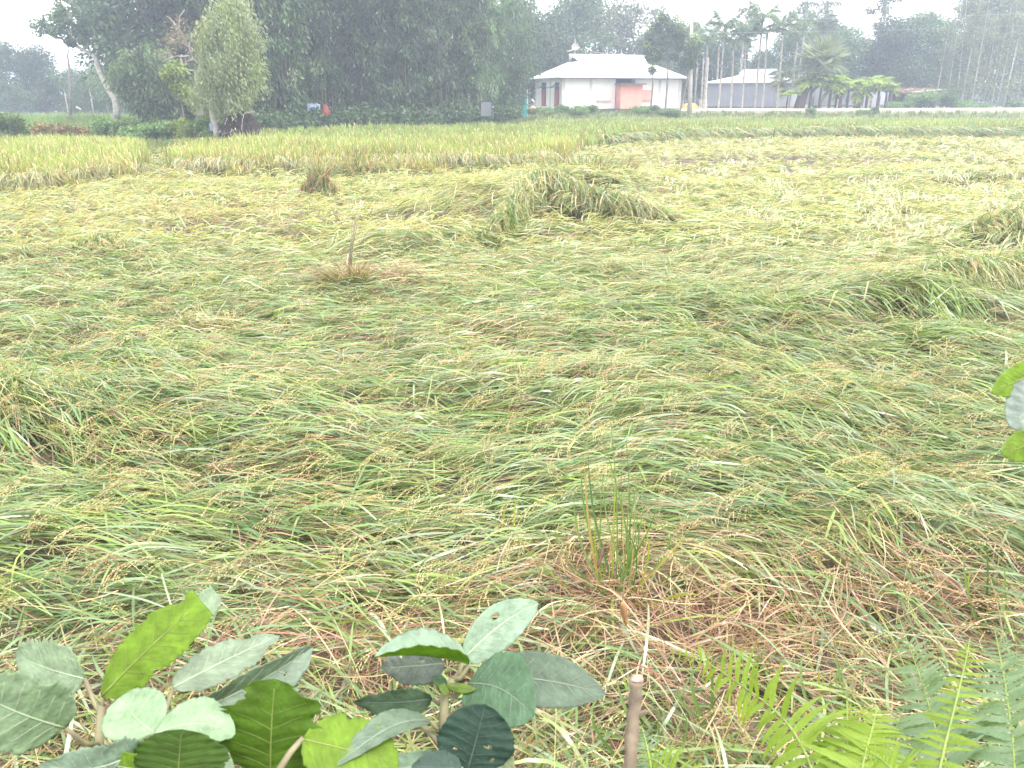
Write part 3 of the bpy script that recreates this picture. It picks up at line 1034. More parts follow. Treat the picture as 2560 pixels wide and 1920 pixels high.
def bamboo(seed, h, spread, nculm, spray, pal, leaf=0.33, name='bamboo_clump'):
    r = np.random.default_rng(seed)
    t = thing(name, '', '')
    g = Geo()
    parts = []
    for i in range(nculm):
        a = r.uniform(0, 2 * math.pi)
        b0 = np.array([math.cos(a), math.sin(a), 0]) * r.uniform(0.1, 1.0) * spread * 0.35
        hh = h * r.uniform(0.72, 1.05)
        out = np.array([math.cos(a + r.normal(0, .5)), math.sin(a + r.normal(0, .5)), 0]) * spread * r.uniform(0.3, 1.1)
        s = np.linspace(0, 1, 9)
        path = b0 + out * (s ** 2.2)[:, None] + np.array([0, 0, hh]) * (s - 0.13 * s ** 4)[:, None]
        g.tube(path, list(np.linspace(0.045, 0.012, 9)), 4, False)
        ncl = max(6, spray // 7)
        for j in range(ncl):
            f = r.uniform(0.06, 1.0) ** 0.8
            c0 = np.array([np.interp(f, s, path[:, k]) for k in range(3)])
            a2 = r.uniform(0, 2 * math.pi)
            rd = r.uniform(0.1, 1.35) * (1.15 - 0.45 * f)
            c0 = c0 + np.array([math.cos(a2) * rd, math.sin(a2) * rd, -rd * r.uniform(.1, .7)])
            n = 40
            p = ball_points(r, n) * np.array([.46, .46, .60])
            d = np.stack([p[:, 0] * .9 + math.cos(a2) * .45, p[:, 1] * .9 + math.sin(a2) * .45, -.75 - .6 * r.random(n)], 1) + r.normal(0, .42, (n, 3))
            tone = pal[r.integers(0, len(pal))] * r.uniform(.5, 1.6)
            if r.random() < .10:
                tone = np.array([.15, .19, .11])
            parts.append(leaf_cloud(r, c0 + p, d, leaf, 0.14, (0.75 * tone + 0.25 * pal[r.integers(0, len(pal), n)]) * r.uniform(.8, 1.2, (n, 1))))
    V, Q, C = merge(parts)
    cu = g.build('culm', M_CULM, t)
    cu['kind'] = 'stuff'
    link('crown', mesh_np('crown', V, Q, C, False, [M_TREE]), t)
    return t


def put(o, u, Y, label, cat=None, group=None, rz=0.0, scale=1.0, first=False, z=None):
    x = xu(u, Y, 2.0)
    zz = float(ground_h(np.array([x]), np.array([Y]))[0]) - 0.05 if z is None else z
    if first:
        o.location = (x, Y, zz)
        o.rotation_euler = (0, 0, rz)
        o.scale = (scale, scale, scale) if not hasattr(scale, '__len__') else scale
        tag(o, label, cat, group)
        return o
    c = copy_tree(o, (x, Y, zz), rz, scale, label, group)
    tag(c, label, cat)
    return c


used = set()


def place(o, *a, **k):
    f = o.name not in used
    used.add(o.name)
    return put(o, *a, first=f, **k)


# --- the dark bamboo thicket in the middle
BAM = np.concatenate([DARKG, DARKG, MIDG[:2]])
bam = [bamboo(401, 14.5, 3.4, 26, 90, BAM), bamboo(402, 13.0, 3.0, 24, 90, BAM), bamboo(403, 15.5, 3.8, 28, 90, BAM)]
GB = 'bamboo clumps of the dark thicket'
fr = [(615, 50.5, 'dark bamboo clump just behind the old straw heap', 1, 0.95), (705, 53, 'dark bamboo clump with a pale blue sheet at its foot', 0, 1.0),
      (800, 55.5, 'dark bamboo clump behind the small red cloth', 2, 0.95), (905, 57, 'bamboo clump halfway between the red cloth and the upright tin sheet', 1, 1.02),
      (1010, 58, 'bamboo clump second left of the upright tin sheet', 0, 0.95), (1105, 59, 'bamboo clump just left of the upright tin sheet', 2, 0.9),
      (1195, 60, 'lower bamboo clump directly behind the upright tin sheet', 1, 0.86), (1275, 66, 'bamboo clump behind the teal latrine', 0, 0.66)]
for (u, Y, lb, k, sc) in fr:
    place(bam[k], u, Y, lb, cat='bamboo', group=GB, rz=u * 1.7, scale=sc)
for i, (u, Y, k, sc) in enumerate([(560, 61, 2, 1.0), (650, 62, 0, 1.05), (750, 64, 1, 1.15), (850, 66, 2, 1.05), (950, 67, 0, 1.15), (1050, 68, 1, 1.2), (1140, 70, 2, 1.02), (1235, 75, 0, 0.92)]):
    place(bam[k], u, Y, 'tall back-row bamboo clump, ' + ['directly behind the drooping roadside tree', 'behind the gap right of the old straw heap', 'behind the pale blue sheet', 'behind and right of the red cloth', 'midway between red cloth and upright tin sheet', 'left of the upright tin sheet', 'nearly behind the upright tin sheet', 'behind the teal latrine'][i], cat='bamboo', group='bamboo clumps in the back row of the thicket', rz=i * 2.1, scale=sc)

r = np.random.default_rng(405)
cen, rad = [], []
for i in range(120):
    u = r.uniform(585, 1290)
    Y = np.interp(u, [585, 800, 1000, 1290], [47, 52.5, 54.5, 60]) + r.normal(0, .8)
    x = xu(u, Y)
    cen.append((x, Y, float(ground_h(np.array([x]), np.array([Y]))[0]) + r.uniform(.1, 1.0)))
    rad.append(r.uniform(.35, .75))
V, Q, C = clump_crown(r, cen, rad, 90, .22, .3, np.concatenate([DARKG * .8, DARKG, MIDG[:1]]), .2, .8)
o = link('undergrowth', mesh_np('undergrowth', V, Q, C, False, [M_TREE]))
tag(o, 'dark weedy undergrowth along the foot of the bamboo thicket', 'undergrowth', kind='stuff')

# --- trees of the left side
t_left = [broad_tree(411, 9.5, 8.0, 2.2, 0.22, DARKG, 30, 300, 0.30, 0.5, squash=0.8), broad_tree(412, 8.0, 7.0, 1.6, 0.2, MIDG, 26, 300, 0.30, 0.5)]
GL = 'trees beyond the second paddy'
place(t_left[0], 30, 92, 'dark round tree beyond the second paddy at the end of the tree line', cat='tree', group=GL, rz=0.3, scale=.74)
place(t_left[0], 110, 94, 'dark round tree beyond the paddy, next to the thin bare trunk', cat='tree', group=GL, rz=2.3, scale=.70)
place(t_left[1], 190, 100, 'low bushy tree between the thin bare trunk and the leaning tree', cat='tree', group=GL, rz=1.3, scale=.62)
place(t_left[1], 262, 97, 'low bushy tree directly behind the leaning tree trunk', cat='tree', group=GL, rz=4.3, scale=.66)
place(t_left[0], -60, 96, 'dark tree cut by the edge beyond the second paddy', cat='tree', group=GL, rz=4.0, scale=.72)
place(t_left[1], 330, 88, 'bushy tree right of the leaning tree, behind the second paddy', cat='tree', group=GL, rz=5.0, scale=0.9)

big = broad_tree(413, 13.5, 8.5, 4.0, 0.3, np.concatenate([MIDG, DARKG[:2]]), 46, 330, 0.30, 0.6, squash=0.8)
GM = 'tall trees behind the bare-branched tree'
place(big, 345, 68, 'tall grey-green tree right of the leaning tree', cat='tree', group=GM, rz=0.4, scale=1.0)
place(big, 440, 62, 'tall full tree behind the bare-branched tree', cat='tree', group=GM, rz=2.2, scale=1.05)
place(big, 520, 66, 'tall tree behind the drooping roadside tree and its pale trunk', cat='tree', group=GM, rz=4.0, scale=1.1)
lowb = bamboo(404, 6.2, 3.0, 18, 80, MIDG, 0.36)
place(lowb, 395, 50, 'low bushy bamboo at the end of the row of shrubs, under the tall trees', cat='bamboo', rz=0.6, scale=0.9)
place(lowb, 470, 53, 'low bushy bamboo in deep shade behind the bare-branched tree', cat='bamboo', rz=2.6, scale=0.9)

# leaning tree: bent pale trunk, branch reaching left with dark clusters
YL = 60.0
t = thing('leaning_tree', 'tall leaning tree with a bent bare trunk and dark leaf clusters against the sky', 'tree', at(290, 296, YL))
o0 = np.array(t.location)


def tp(u, v, dy=0.0):
    return at(u, v, YL + dy) - o0


r = np.random.default_rng(421)
g = Geo().tube([tp(290, 300), tp(291, 275), tp(287, 250), tp(273, 228), tp(258, 200), tp(245, 170), tp(240, 148), tp(232, 138), tp(214, 128), tp(190, 115), tp(160, 100), tp(128, 84)],
               [0.27, 0.24, 0.22, 0.21, 0.19, 0.17, 0.16, 0.14, 0.12, 0.10, 0.07, 0.04], 7)
g.build('trunk', M_PALE_BARK, t, True)
for pth in ([(240, 148), (250, 110, 1), (262, 70, 1.5), (268, 30, 2)], [(190, 115), (180, 95, -1), (176, 70, -1)], [(214, 128), (205, 105, 1), (192, 88, 1)], [(258, 200), (280, 170, 1), (300, 140, 2)]):
    gb = Geo().tube([tp(*q) for q in pth], list(np.linspace(0.09, 0.03, len(pth))), 5)
    gb.build('branch', M_BARK, t, True)
cen, rad = [], []
for (u, v, R) in [(100, 68, .65), (128, 62, .8), (150, 46, .7), (160, 68, .8), (143, 78, .6), (180, 68, .6), (192, 88, .55), (205, 80, .5), (150, 30, .45), (176, 105, .35), (212, 102, .3),
                  (222, 36, .75), (235, 22, .6), (215, 55, .5), (240, 50, .5), (258, 30, .8), (275, 60, .8), (262, 85, .7), (283, 100, .8), (300, 70, 1.0), (290, 20, 1.1), (270, 115, .6), (292, 135, .7), (250, 100, .4)]:
    cen.append(tp(u, v, r.normal(0, .8)))
    rad.append(R)
V, Q, C = clump_crown(r, cen, rad, 210, 0.22, 0.34, DARKG, 0.3)
link('crown', mesh_np('crown', V, Q, C, False, [M_TREE]), t)

# thin bare trunk
t = thing('dead_tree', 'thin bare pole-like dead tree standing left of the leaning tree', 'tree', at(176, 290, 72))
o0 = np.array(t.location)
Geo().tube([at(176, 292, 72) - o0, at(175, 230, 72) - o0, at(173, 170, 72) - o0, at(169, 140, 72) - o0, at(173, 118, 72) - o0], [.13, .11, .09, .07, .04], 6).build('trunk', M_DEAD_BARK, t, True)
Geo().tube([at(169, 142, 72) - o0, at(164, 128, 72) - o0], [.05, .02], 5).build('branch', M_DEAD_BARK, t, True)
# slim pale trunks standing in the shade at the left
gp = Geo().tube([(0, 0, -.3), (.04, 0, 1.6), (-.02, 0, 3.2)], [.09, .08, .06], 6)
sl = thing('slim_tree', '', '')
gp.build('trunk', M_PALE_BARK, sl, True)
r = np.random.default_rng(422)
cen = [(r.normal(0, .5), r.normal(0, .5), z) for z in (3.0, 3.5, 4.1, 4.6)]
V, Q, C = clump_crown(r, cen, [.8] * 4, 170, 0.25, 0.3, MIDG, .4)
link('crown', mesh_np('crown', V, Q, C, False, [M_TREE]), sl)
for (u, lb) in [(164, 'slim pale trunk just left of the thin bare trunk'), (228, 'slim pale trunk halfway between the bare trunk and the leaning tree'), (265, 'slim pale trunk a step left of the leaning tree'),
                (281, 'slim pale trunk close left of the leaning trunk foot'), (306, 'slim pale trunk first right of the leaning tree'), (318, 'slim pale trunk second right of the leaning tree'), (342, 'slim pale trunk third right of the leaning tree')]:
    place(sl, u, 85 + (u % 7), lb, cat='tree', group='slim pale trunks in the shade beyond the second paddy', rz=u, scale=0.9 + 0.02 * (u % 9))
fallen = Geo().tube([at(190, 268, 80), at(203, 274, 80)], [.10, .08], 6).build('fallen_branch', M_PALE_BARK)
tag(fallen, 'short pale fallen branch left of the leaning tree', 'branch')

# bare-branched tree
YB = 46.0
t = thing('bare_branched_tree', 'half-dead tree with twisting bare pale branches and thin brown leaves', 'tree', at(497, 300, YB))
o0 = np.array(t.location)


def tb(u, v, dy=0.0):
    return at(u, v, YB + dy) - o0


Geo().tube([tb(500, 318), tb(500, 262), tb(496, 225), tb(491, 195), tb(494, 180), tb(505, 172), tb(511, 168)], [.20, .17, .155, .14, .12, .10, .08], 7).build('trunk', M_DEAD_BARK, t, True)
limbs = [[(496, 225), (500, 200), (503, 180), (508, 120, 1), (512, 90, 1)], [(511, 172), (498, 160), (483, 148), (478, 135), (470, 118)], [(474, 140), (452, 142), (444, 140), (434, 142), (420, 130), (405, 135)],
         [(494, 178), (470, 175), (455, 178), (440, 185), (420, 190), (404, 196)], [(478, 135), (472, 115), (455, 108), (440, 105), (420, 110)], [(470, 118), (455, 85), (440, 65), (425, 45), (415, 40)],
         [(452, 145), (456, 165), (459, 178)], [(450, 120), (446, 80), (450, 40), (462, 25)], [(505, 110, 1), (520, 60, 1), (540, 30, 1)], [(483, 148), (465, 155), (478, 168)], [(434, 142), (415, 150), (405, 155)],
         [(440, 105), (425, 95), (417, 100)], [(456, 165), (462, 160), (465, 150)]]
for pth in limbs:
    Geo().tube([tb(*q) for q in pth], list(np.linspace(0.060, 0.018, len(pth))), 5).build('branch', M_DEAD_BARK, t, True)
r = np.random.default_rng(423)
cen = [tb(u, v, r.normal(0, .6)) for (u, v) in [(425, 85), (440, 92), (455, 100), (470, 95), (480, 110), (495, 105), (430, 105), (410, 135), (420, 125), (460, 80), (505, 130), (490, 90), (475, 125), (515, 110), (418, 98),
                                               (440, 60), (470, 50), (500, 60), (520, 75), (490, 140), (505, 150)]]
V, Q, C = clump_crown(r, cen, [.55] * len(cen), 40, 0.13, 0.3, np.array([[.22, .17, .11], [.17, .17, .09], [.26, .21, .14]]), .4)
link('crown', mesh_np('crown', V, Q, C, False, [M_TREE]), t)

# drooping roadside tree with the pale trunk by the straw heap
YD = 37.0
t = thing('drooping_tree', 'pale green drooping tree on a whitish trunk beside the old straw heap', 'tree', at(544, 338, YD))
o0 = np.array(t.location)


def td(u, v, dy=0.0):
    return at(u, v, YD + dy) - o0


Geo().tube([td(544, 350), td(541, 325), td(534, 300), td(529, 265), td(530, 240), td(545, 200, .3), td(560, 150, .5), td(570, 90, .6), td(575, 40, .6)],
           [.17, .155, .15, .145, .12, .11, .09, .06, .03], 8).build('trunk', M_PALE_BARK, t, True)
for pth in ([(530, 262), (518, 250), (490, 240)], [(534, 240), (570, 215), (605, 200), (635, 210)], [(545, 200), (585, 170), (615, 140)], [(560, 150), (530, 120), (520, 100)], [(533, 262), (560, 250), (600, 262)], [(556, 160), (600, 120), (630, 95)]):
    Geo().tube([td(*q) for q in pth], list(np.linspace(.06, .018, len(pth))), 5).build('branch', M_PALE_BARK, t, True)
r = np.random.default_rng(424)
parts = []
# strings of hanging fine leaves
cl = []
for i in range(105):
    v = r.uniform(5, 265)
    half = np.interp(v, [5, 40, 100, 160, 200, 240, 270], [10, 26, 50, 62, 62, 44, 16])
    u = np.interp(v, [5, 100, 200, 270], [577, 575, 575, 572]) + r.uniform(-1, 1) * half
    cl.append((u + r.normal(0, 16) * (r.random() < .4), v))
for (u, v) in [(520, 60), (512, 85), (530, 40), (610, 55), (648, 190), (650, 215), (500, 205), (515, 160), (625, 150), (632, 175), (628, 205), (618, 225), (610, 200), (632, 95), (640, 90), (620, 90), (480, 240), (490, 250), (500, 236), (505, 250), (540, 190), (520, 215), (515, 195)]:
    cl.append((u, v))
for (u, v) in cl:
    c = td(u, v, r.normal(0, 1.0))
    n = 190
    p = ball_points(r, n) * np.array([.48, .48, .75])
    d = np.stack([p[:, 0] * .5 + .25, p[:, 1] * .5, -.5 - .9 * r.random(n)], 1) + r.normal(0, .45, (n, 3))
    pal = PALEG * 1.25 if r.random() < .75 else YELG * .95
    tone = pal[r.integers(0, len(pal))]
    cols = (0.6 * tone + .5 * PALEG[r.integers(0, 4, n)]) * r.uniform(.8, 1.2, (n, 1))
    parts.append(leaf_cloud(r, c + p, d, .17, .15, cols))
V, Q, C = merge(parts)
link('crown', mesh_np('crown', V, Q, C, False, [M_TREE]), t)
for (u, v, R, lb) in [(450, 218, 0.42, 'y')]:
    bt = broad_tree(425, 2.6, 1.6, 1.4, 0.05, YELG * .75, 7, 160, .17, .5, name='young_tree')
    p = at(455, 290, 41)
    bt.location = tuple(p + np.array([0, 0, -0.2]))
    tag(bt, 'small bright green sapling left of the whitish trunk', 'sapling')


# --- shrubs
def shrub(seed, w, h, pal, n, leaf, name='shrub', stems=5):
    r = np.random.default_rng(seed)
    t = thing(name, '', '')
    g = Geo()
    cen, rad = [], []
    for i in range(stems):
        a = r.uniform(0, 6.28)
        tip = (math.cos(a) * w * .4 * r.random(), math.sin(a) * w * .3 * r.random(), h * r.uniform(.5, .9))
        g.tube(limb_path(r, (tip[0] * .2, tip[1] * .2, -.1), tip, .03, 4), [.03, .025, .018, .01], 4, False)
    for i in range(9):
        a = r.uniform(0, 6.28)
        q = math.sqrt(r.random()) * w * .42
        cen.append((q * math.cos(a), q * math.sin(a) * .7, h * r.uniform(.25, .78)))
        rad.append(max(h, w * .5) * r.uniform(.22, .40))
    V, Q, C = clump_crown(r, cen, rad, n / 9, leaf, .40, pal, .1, .6)
    s_ = g.build('stem', M_BARK, t)
    s_['kind'] = 'stuff'
    link('crown', mesh_np('crown', V, Q, C, False, [M_WEED]), t)
    return t


sh = [shrub(431, 2.6, 1.2, MIDG * 1.7, 1800, .15), shrub(432, 3.4, .8, MIDG * 2.0, 1900, .15), shrub(433, 2.0, 1.6, MIDG * 1.1, 1900, .13), shrub(434, 2.2, 1.2, YELG * .8, 1800, .14)]
GS = 'row of shrubs between the two paddies'
for (u, Y, k, sc, lb) in [(0, 38, 2, 1.1, 'dark green shrub at the very start of the row of shrubs'), (215, 42, 1, .8, 'low pale shrub right of the reddish bush in the row'), (262, 42, 0, .95, 'leafy shrub left of the leaning tree foot'), (310, 41, 2, .85, 'dark shrub right of the leaning tree foot'),
                          (355, 41, 1, 1.0, 'broad mid-green shrub in the row, right of the dark one'), (400, 40, 0, .9, 'mid-green shrub in the row below the bare branches'), (438, 40, 3, .95, 'yellow-green shrub in the row, left of the bushy one'), (470, 39, 3, .8, 'yellow-green shrub second left of the whitish trunk'),
                          (512, 38.5, 0, 1.05, 'bushy green shrub next to the whitish trunk'), (60, 46, 1, .7, 'low pale shrub left of the reddish bush'), (430, 36, 1, .5, 'small low shrub at the rear of the gap in the standing rice')]:
    place(sh[k], u, Y, lb, cat='shrub', group=GS, rz=u * .7, scale=sc)
rb = shrub(435, 2.4, 1.3, np.array([[.20, .15, .07], [.24, .18, .10], [.16, .17, .06], [.14, .08, .05]]), 1900, .15)
place(rb, 125, 37.5, 'reddish brown and yellow bush in the row of shrubs', cat='shrub', group=GS, rz=.4, scale=1.0)
dk = shrub(436, .9, 1.3, DARKG, 500, .16)
place(dk, 163, 38, 'small dark upright bush beside the reddish bush', cat='shrub', group=GS, rz=.4, scale=.95)
GH = 'weeds and shrubs along the foot of the houses'
for (u, Y, k, sc, lb) in [(1365, 68, 1, .75, 'low weedy shrub under the two shuttered windows'), (1400, 68, 0, .6, 'low weedy shrub at the near corner of the white house'), (1450, 68, 1, .8, 'broad low weeds left of the house middle, against the plinth'), (1485, 69, 0, .55, 'small weeds below the pale pink panel'),
                          (1610, 70, 1, .75, 'broad low weeds right of the porch at the plinth'), (1638, 70, 2, .5, 'small dark weeds between the two thin trunks'), (1690, 69, 0, .65, 'weeds at the right corner of the white house'), (1330, 67, 2, .5, 'small dark weeds left of the white house'), (1665, 70, 1, .55, 'low weeds close to the roadside pole, house side'),
                          (2030, 70, 0, .45, 'small weed tuft on the bank below the leaning fan palm'), (2165, 70, 1, .45, 'small weed tuft on the bank below the low tin fence'), (2190, 70, 2, .4, 'second small weed tuft on the bank near the thatched shelter')]:
    place(sh[k], u, Y, lb, cat='shrub', group=GH, rz=u * .7, scale=sc)
GR = 'leafy bushes by the thatched shelter'
for (u, Y, k, sc, lb) in [(2240, 77, 1, 1.05, 'low leafy bush in front of the thatched shelter opening'), (2275, 76.5, 0, .75, 'small leafy bush in front of the thatched shelter, right of the low one'), (2320, 77, 0, 1.45, 'large leafy bush covering the end of the thatched shelter'),
                          (2362, 77.5, 2, 1.45, 'large leafy bush right beside the thatched shelter'), (2405, 78, 1, 1.2, 'low pale bush at the foot of the slender trees'), (2460, 80, 1, .8, 'small pale bush among the slender trees'), (2530, 80, 0, .8, 'small bush under the last slender trees')]:
    place(sh[k], u, Y, lb, cat='shrub', group=GR, rz=u * .7, scale=sc)

# --- trees behind the houses
hz = [broad_tree(441, 11.5, 8.0, 3.2, .26, MIDG, 36, 300, .32, .5), broad_tree(442, 10.0, 7.5, 2.4, .26, DARKG, 36, 330, .30, .4), broad_tree(443, 13.0, 6.0, 4.0, .2, PALEG * .8, 26, 170, .30, .8, sparse=1.1)]
GBH = 'trees behind the houses'
for (u, Y, k, sc, lb) in [(1300, 84, 0, 0.87, 'green tree rising left of the white house roof'), (1375, 88, 1, 0.90, 'dark tree behind the left end of the white house'), (1440, 92, 0, 0.97, 'tree behind the roof ridge of the white house, left part'), (1500, 96, 2, 0.93, 'thin-leaved tall tree above the middle of the white roof'),
                          (1565, 97, 2, 0.95, 'thin-leaved tree above the right part of the white roof'), (1620, 92, 0, 0.62, 'low tree behind the right end of the white house'), (1680, 94, 0, 0.71, 'tree behind the roadside pole'), (1760, 92, 1, 0.70, 'dark tree behind the first betel palms'), (1830, 94, 0, 0.60, 'low tree behind the middle of the tin house'),
                          (1900, 93, 1, 0.58, 'low dark tree behind the tall betel palm'), (1965, 95, 0, 0.68, 'tree behind the right gable of the tin house'), (2040, 92, 0, 0.76, 'tree directly above the fan palm'), (2095, 88, 1, 0.76, 'dark dense tree right of the fan palm'), (2150, 90, 1, 0.66, 'dark tree above the row of young palms'),
                          (2215, 89, 1, 0.85, 'tall dark tree above the low tin fence'), (2275, 91, 0, 0.78, 'mid-green tree above the thatched shelter'), (2335, 93, 0, 0.72, 'mid-green tree where the slender trees begin'), (2420, 96, 0, 1.00, 'tree behind the slender trees'), (2520, 97, 0, 1.05, 'tree behind the last slender trees')]:
    place(hz[k], u, Y, lb, cat='tree', group=GBH, rz=u * .37, scale=sc)
tall = broad_tree(444, 15.5, 3.2, 7.0, .14, PALEG * .7, 16, 70, .34, 1.2, sparse=.9, crown_bottom=7.5, R0=.26, name='tall_thin_tree')
for (u, Y, sc, lb) in [(1990, 100, .98, 'tall wispy tree above the tin house roof'), (2040, 102, 1.0, 'tall wispy tree second from the tin house'), (2178, 105, 1.06, 'tall wispy tree standing alone in the sky gap'), (1640, 104, .95, 'tall wispy tree above the right end of the white roof'), (1855, 100, .92, 'tall wispy tree behind the betel palms'), (2420, 104, 1.0, 'tall wispy tree above the slender trees')]:
    place(tall, u, Y, lb, cat='tree', group='tall wispy trees against the sky', rz=u, scale=sc)

# --- slender pale trees on the right
def slender(seed, h):
    r = np.random.default_rng(seed)
    t = thing('slender_tree', '', '')
    lean = r.normal(0, .5)
    s = np.linspace(0, 1, 7)
    path = np.stack([lean * s ** 1.3, .2 * s, h * s], 1)
    Geo().tube(path, list(np.linspace(.085, .02, 7)), 6).build('trunk', M_PALE_BARK, t, True)
    cen, rad = [], []
    for i in range(30):
        f = r.uniform(.16, 1.0)
        rr_ = .75 * (1.1 - .5 * f)
        cen.append((np.interp(f, s, path[:, 0]) + r.normal(0, rr_ * .8), r.normal(0, rr_ * .8), f * h))
        rad.append(rr_ * r.uniform(.6, 1.1))
    V, Q, C = clump_crown(r, cen, rad, 55, .26, .17, PALEG * .85, .9, 1.1)
    link('crown', mesh_np('crown', V, Q, C, False, [M_TREE]), t)
    return t


slt = [slender(451, 11.5), slender(452, 12.5), slender(453, 10.5)]
GSL = 'slender pale trees on the right'
us = [2340, 2368, 2392, 2405, 2430, 2446, 2462, 2480, 2495, 2512, 2528, 2546, 2562, 2585, 2610]
nm = ['first', 'second', 'third', 'fourth', 'fifth', 'sixth', 'seventh', 'eighth', 'ninth', 'tenth', 'eleventh', 'twelfth', 'thirteenth', 'fourteenth', 'last']
for i, u in enumerate(us):
    place(slt[i % 3], u, 80 + (i * 7 % 9), 'slender pale-trunked tree, %s one along from the big leafy bush' % nm[i], cat='tree', group=GSL, rz=i * 1.3, scale=(.8 + .05 * (i * 5 % 6)) * (.8 if i < 2 else 1))


# --- betel palms
def frond_mesh(L, nl, ll, w, droop, pal, seed, up=.6):
    """feather frond from the origin along +X"""
    r = np.random.default_rng(seed)
    s = np.linspace(0, 1, 10)
    px = L * (s * .95)
    pz = L * (up * s - droop * s ** 2.2)
    P = np.stack([px, 0 * s, pz], 1)
    cols = pal[r.integers(0, len(pal), 1)]
    parts = [ribbons(P[None], np.linspace(.02, .006, 10)[None], np.tile(np.array([0, 1., 0]), (1, 10, 1)), np.tile(cols * 1.1, (1, 10, 1)).reshape(1, 10, 3))]
    f = np.repeat(np.linspace(.12, 1, nl), 2)
    sg = np.tile([-1., 1.], nl)
    c = np.stack([np.interp(f, s, P[:, k]) for k in range(3)], 1)
    d = np.stack([.55 + .5 * f, sg * (1 - .35 * f), -.45 - .3 * r.random(2 * nl)], 1)
    ln = ll * np.sin(math.pi * np.clip(.2 + .75 * f, 0, .97))
    V, Q, C = leaf_cloud(r, c, d, ln, w, pal[r.integers(0, len(pal), 2 * nl)] * r.uniform(.8, 1.2, (2 * nl, 1)))
    parts.append((V, Q, C))
    V, Q, C = merge(parts)
    return mesh_np('frond', V, Q, C, False, [M_TREE])


FR = [frond_mesh(1.9, 24, .62, .09, .75, MIDG, 461, .75), frond_mesh(2.0, 24, .65, .09, 1.15, MIDG, 462, .55), frond_mesh(1.6, 22, .6, .09, .35, MIDG, 463, 1.2)]


def betel(h, seed, nf=10):
    r = np.random.default_rng(seed)
    t = thing('betel_palm', '', '')
    bend = r.normal(0, .25)
    path = [(bend * s * s, .1 * s, h * s) for s in np.linspace(0, 1, 6)]
    Geo().tube([(path[0][0], path[0][1], -.4)] + path, [.10, .095, .09, .085, .08, .075, .07], 7).build('trunk', M_PALM_BARK, t, True)
    top = path[-1]
    Geo().tube([top, (top[0], top[1], h + .45), (top[0], top[1], h + .8)], [.085, .095, .05], 7).build('crownshaft', solid_green, t, True)
    for i in range(nf):
        k = 2 if i < 3 else (0 if i < 7 else 1)
        o = link('frond', FR[k], t, (top[0], top[1], h + .75))
        o.rotation_euler = (0, r.normal(0, .12), i * 2.4 + r.normal(0, .2))
        o.scale = (1, 1, 1)
    return t


solid_green = solid('palm_green', (.12, .17, .06), (.09, .13, .05), 5, .6)
bp = [betel(6.6, 471), betel(6.0, 472)]
GP = 'betel palms around the tin house'
for (u, vt, Y, k, lb) in [(1760, 88, 78, 0, 'betel palm second right of the roadside pole'), (1797, 60, 74, 0, 'betel palm at the left corner of the tin house'), (1828, 100, 74, 1, 'betel palm with a low crown, second along the tin house front'), (1857, 80, 74, 1, 'betel palm third along the tin house front'),
                          (1888, 38, 74, 0, 'tallest betel palm with upswept fronds, before the tin house'), (1908, 75, 73.5, 1, 'betel palm just right of the tallest one'), (1944, 62, 73, 0, 'betel palm leaning a little before the right end of the tin house'), (1975, 80, 78, 0, 'betel palm at the right gable of the tin house'),
                          (1738, 75, 84, 1, 'betel palm right behind the roadside pole'), (1790, 95, 84, 0, 'betel palm with hanging fronds behind the tin house corner'), (1990, 60, 86, 1, 'betel palm behind the right gable of the tin house'), (1845, 70, 86, 0, 'betel palm behind the ridge of the tin house')]:
    zt = at(u, vt, Y)[2]
    x = xu(u, Y)
    zg = float(ground_h(np.array([x]), np.array([Y]))[0])
    hh = (6.6 + .8) if k == 0 else (6.0 + .8)
    sc = (zt - zg) / hh
    place(bp[k], u, Y, lb, cat='palm', group=GP, rz=u * 1.1, scale=(1.0, 1.0, sc))


# --- fan palm and the young palms by the road
def fan_mesh(R, pal, seed, nb=36, spreadang=2.4):
    r = np.random.default_rng(seed)
    a = np.linspace(-spreadang, spreadang, nb)
    st = np.array([.75 * R, 0, .35 * R])
    parts = [ribbons(np.stack([np.zeros(3), st])[None], np.array([[.03, .02]]), np.tile(np.array([0, 1., 0]), (1, 2, 1)), np.tile(pal[:1], (1, 2, 1)).reshape(1, 2, 3))]
    d = np.stack([np.cos(a) * .9, np.sin(a), .25 * np.cos(a) - .18 + r.normal(0, .05, nb)], 1)
    V, Q, C = leaf_cloud(r, np.tile(st, (nb, 1)), d, R, .036, pal[r.integers(0, len(pal), nb)] * r.uniform(.85, 1.15, (nb, 1)))
    parts.append((V, Q, C))
    V, Q, C = merge(parts)
    return mesh_np('frond', V, Q, C, False, [M_TREE])


FAN = [fan_mesh(1.45, PALEG * 1.15, 481), fan_mesh(1.3, PALEG * 1.05, 482)]
Yf = 73.5
pb = at(2004, 272, Yf)
t = thing('fan_palm', 'large fan palm with a round crown of stiff grey-green fans on a thick leaning trunk', 'palm', pb)
ptop = at(2052, 165, Yf) - pb
Geo().tube([(-.1, 0, -.5), at(1996, 272, Yf) - pb, at(2008, 235, Yf) - pb, at(2020, 205, Yf) - pb, at(2036, 185, Yf) - pb, ptop], [.52, .48, .42, .40, .36, .25], 10).build('trunk', M_DARK_TRUNK, t, True)
r = np.random.default_rng(483)
for i in range(26):
    el = np.interp(i, [0, 5, 14, 25], [1.35, .9, .3, -.55])
    o = link('frond', FAN[i % 2], t, tuple(ptop))
    o.rotation_euler = (r.normal(0, .3), -el + r.normal(0, .1), i * 2.4)
    o.scale = (1.05,) * 3
for (uu, vv) in [(1960, 205), (1975, 190), (1970, 215)]:
    o = link('frond', FAN[1], t, tuple(at(uu + 22, vv - 8, Yf - .3) - pb))
    o.rotation_euler = (.4, .35, 3.0 + r.normal(0, .3))
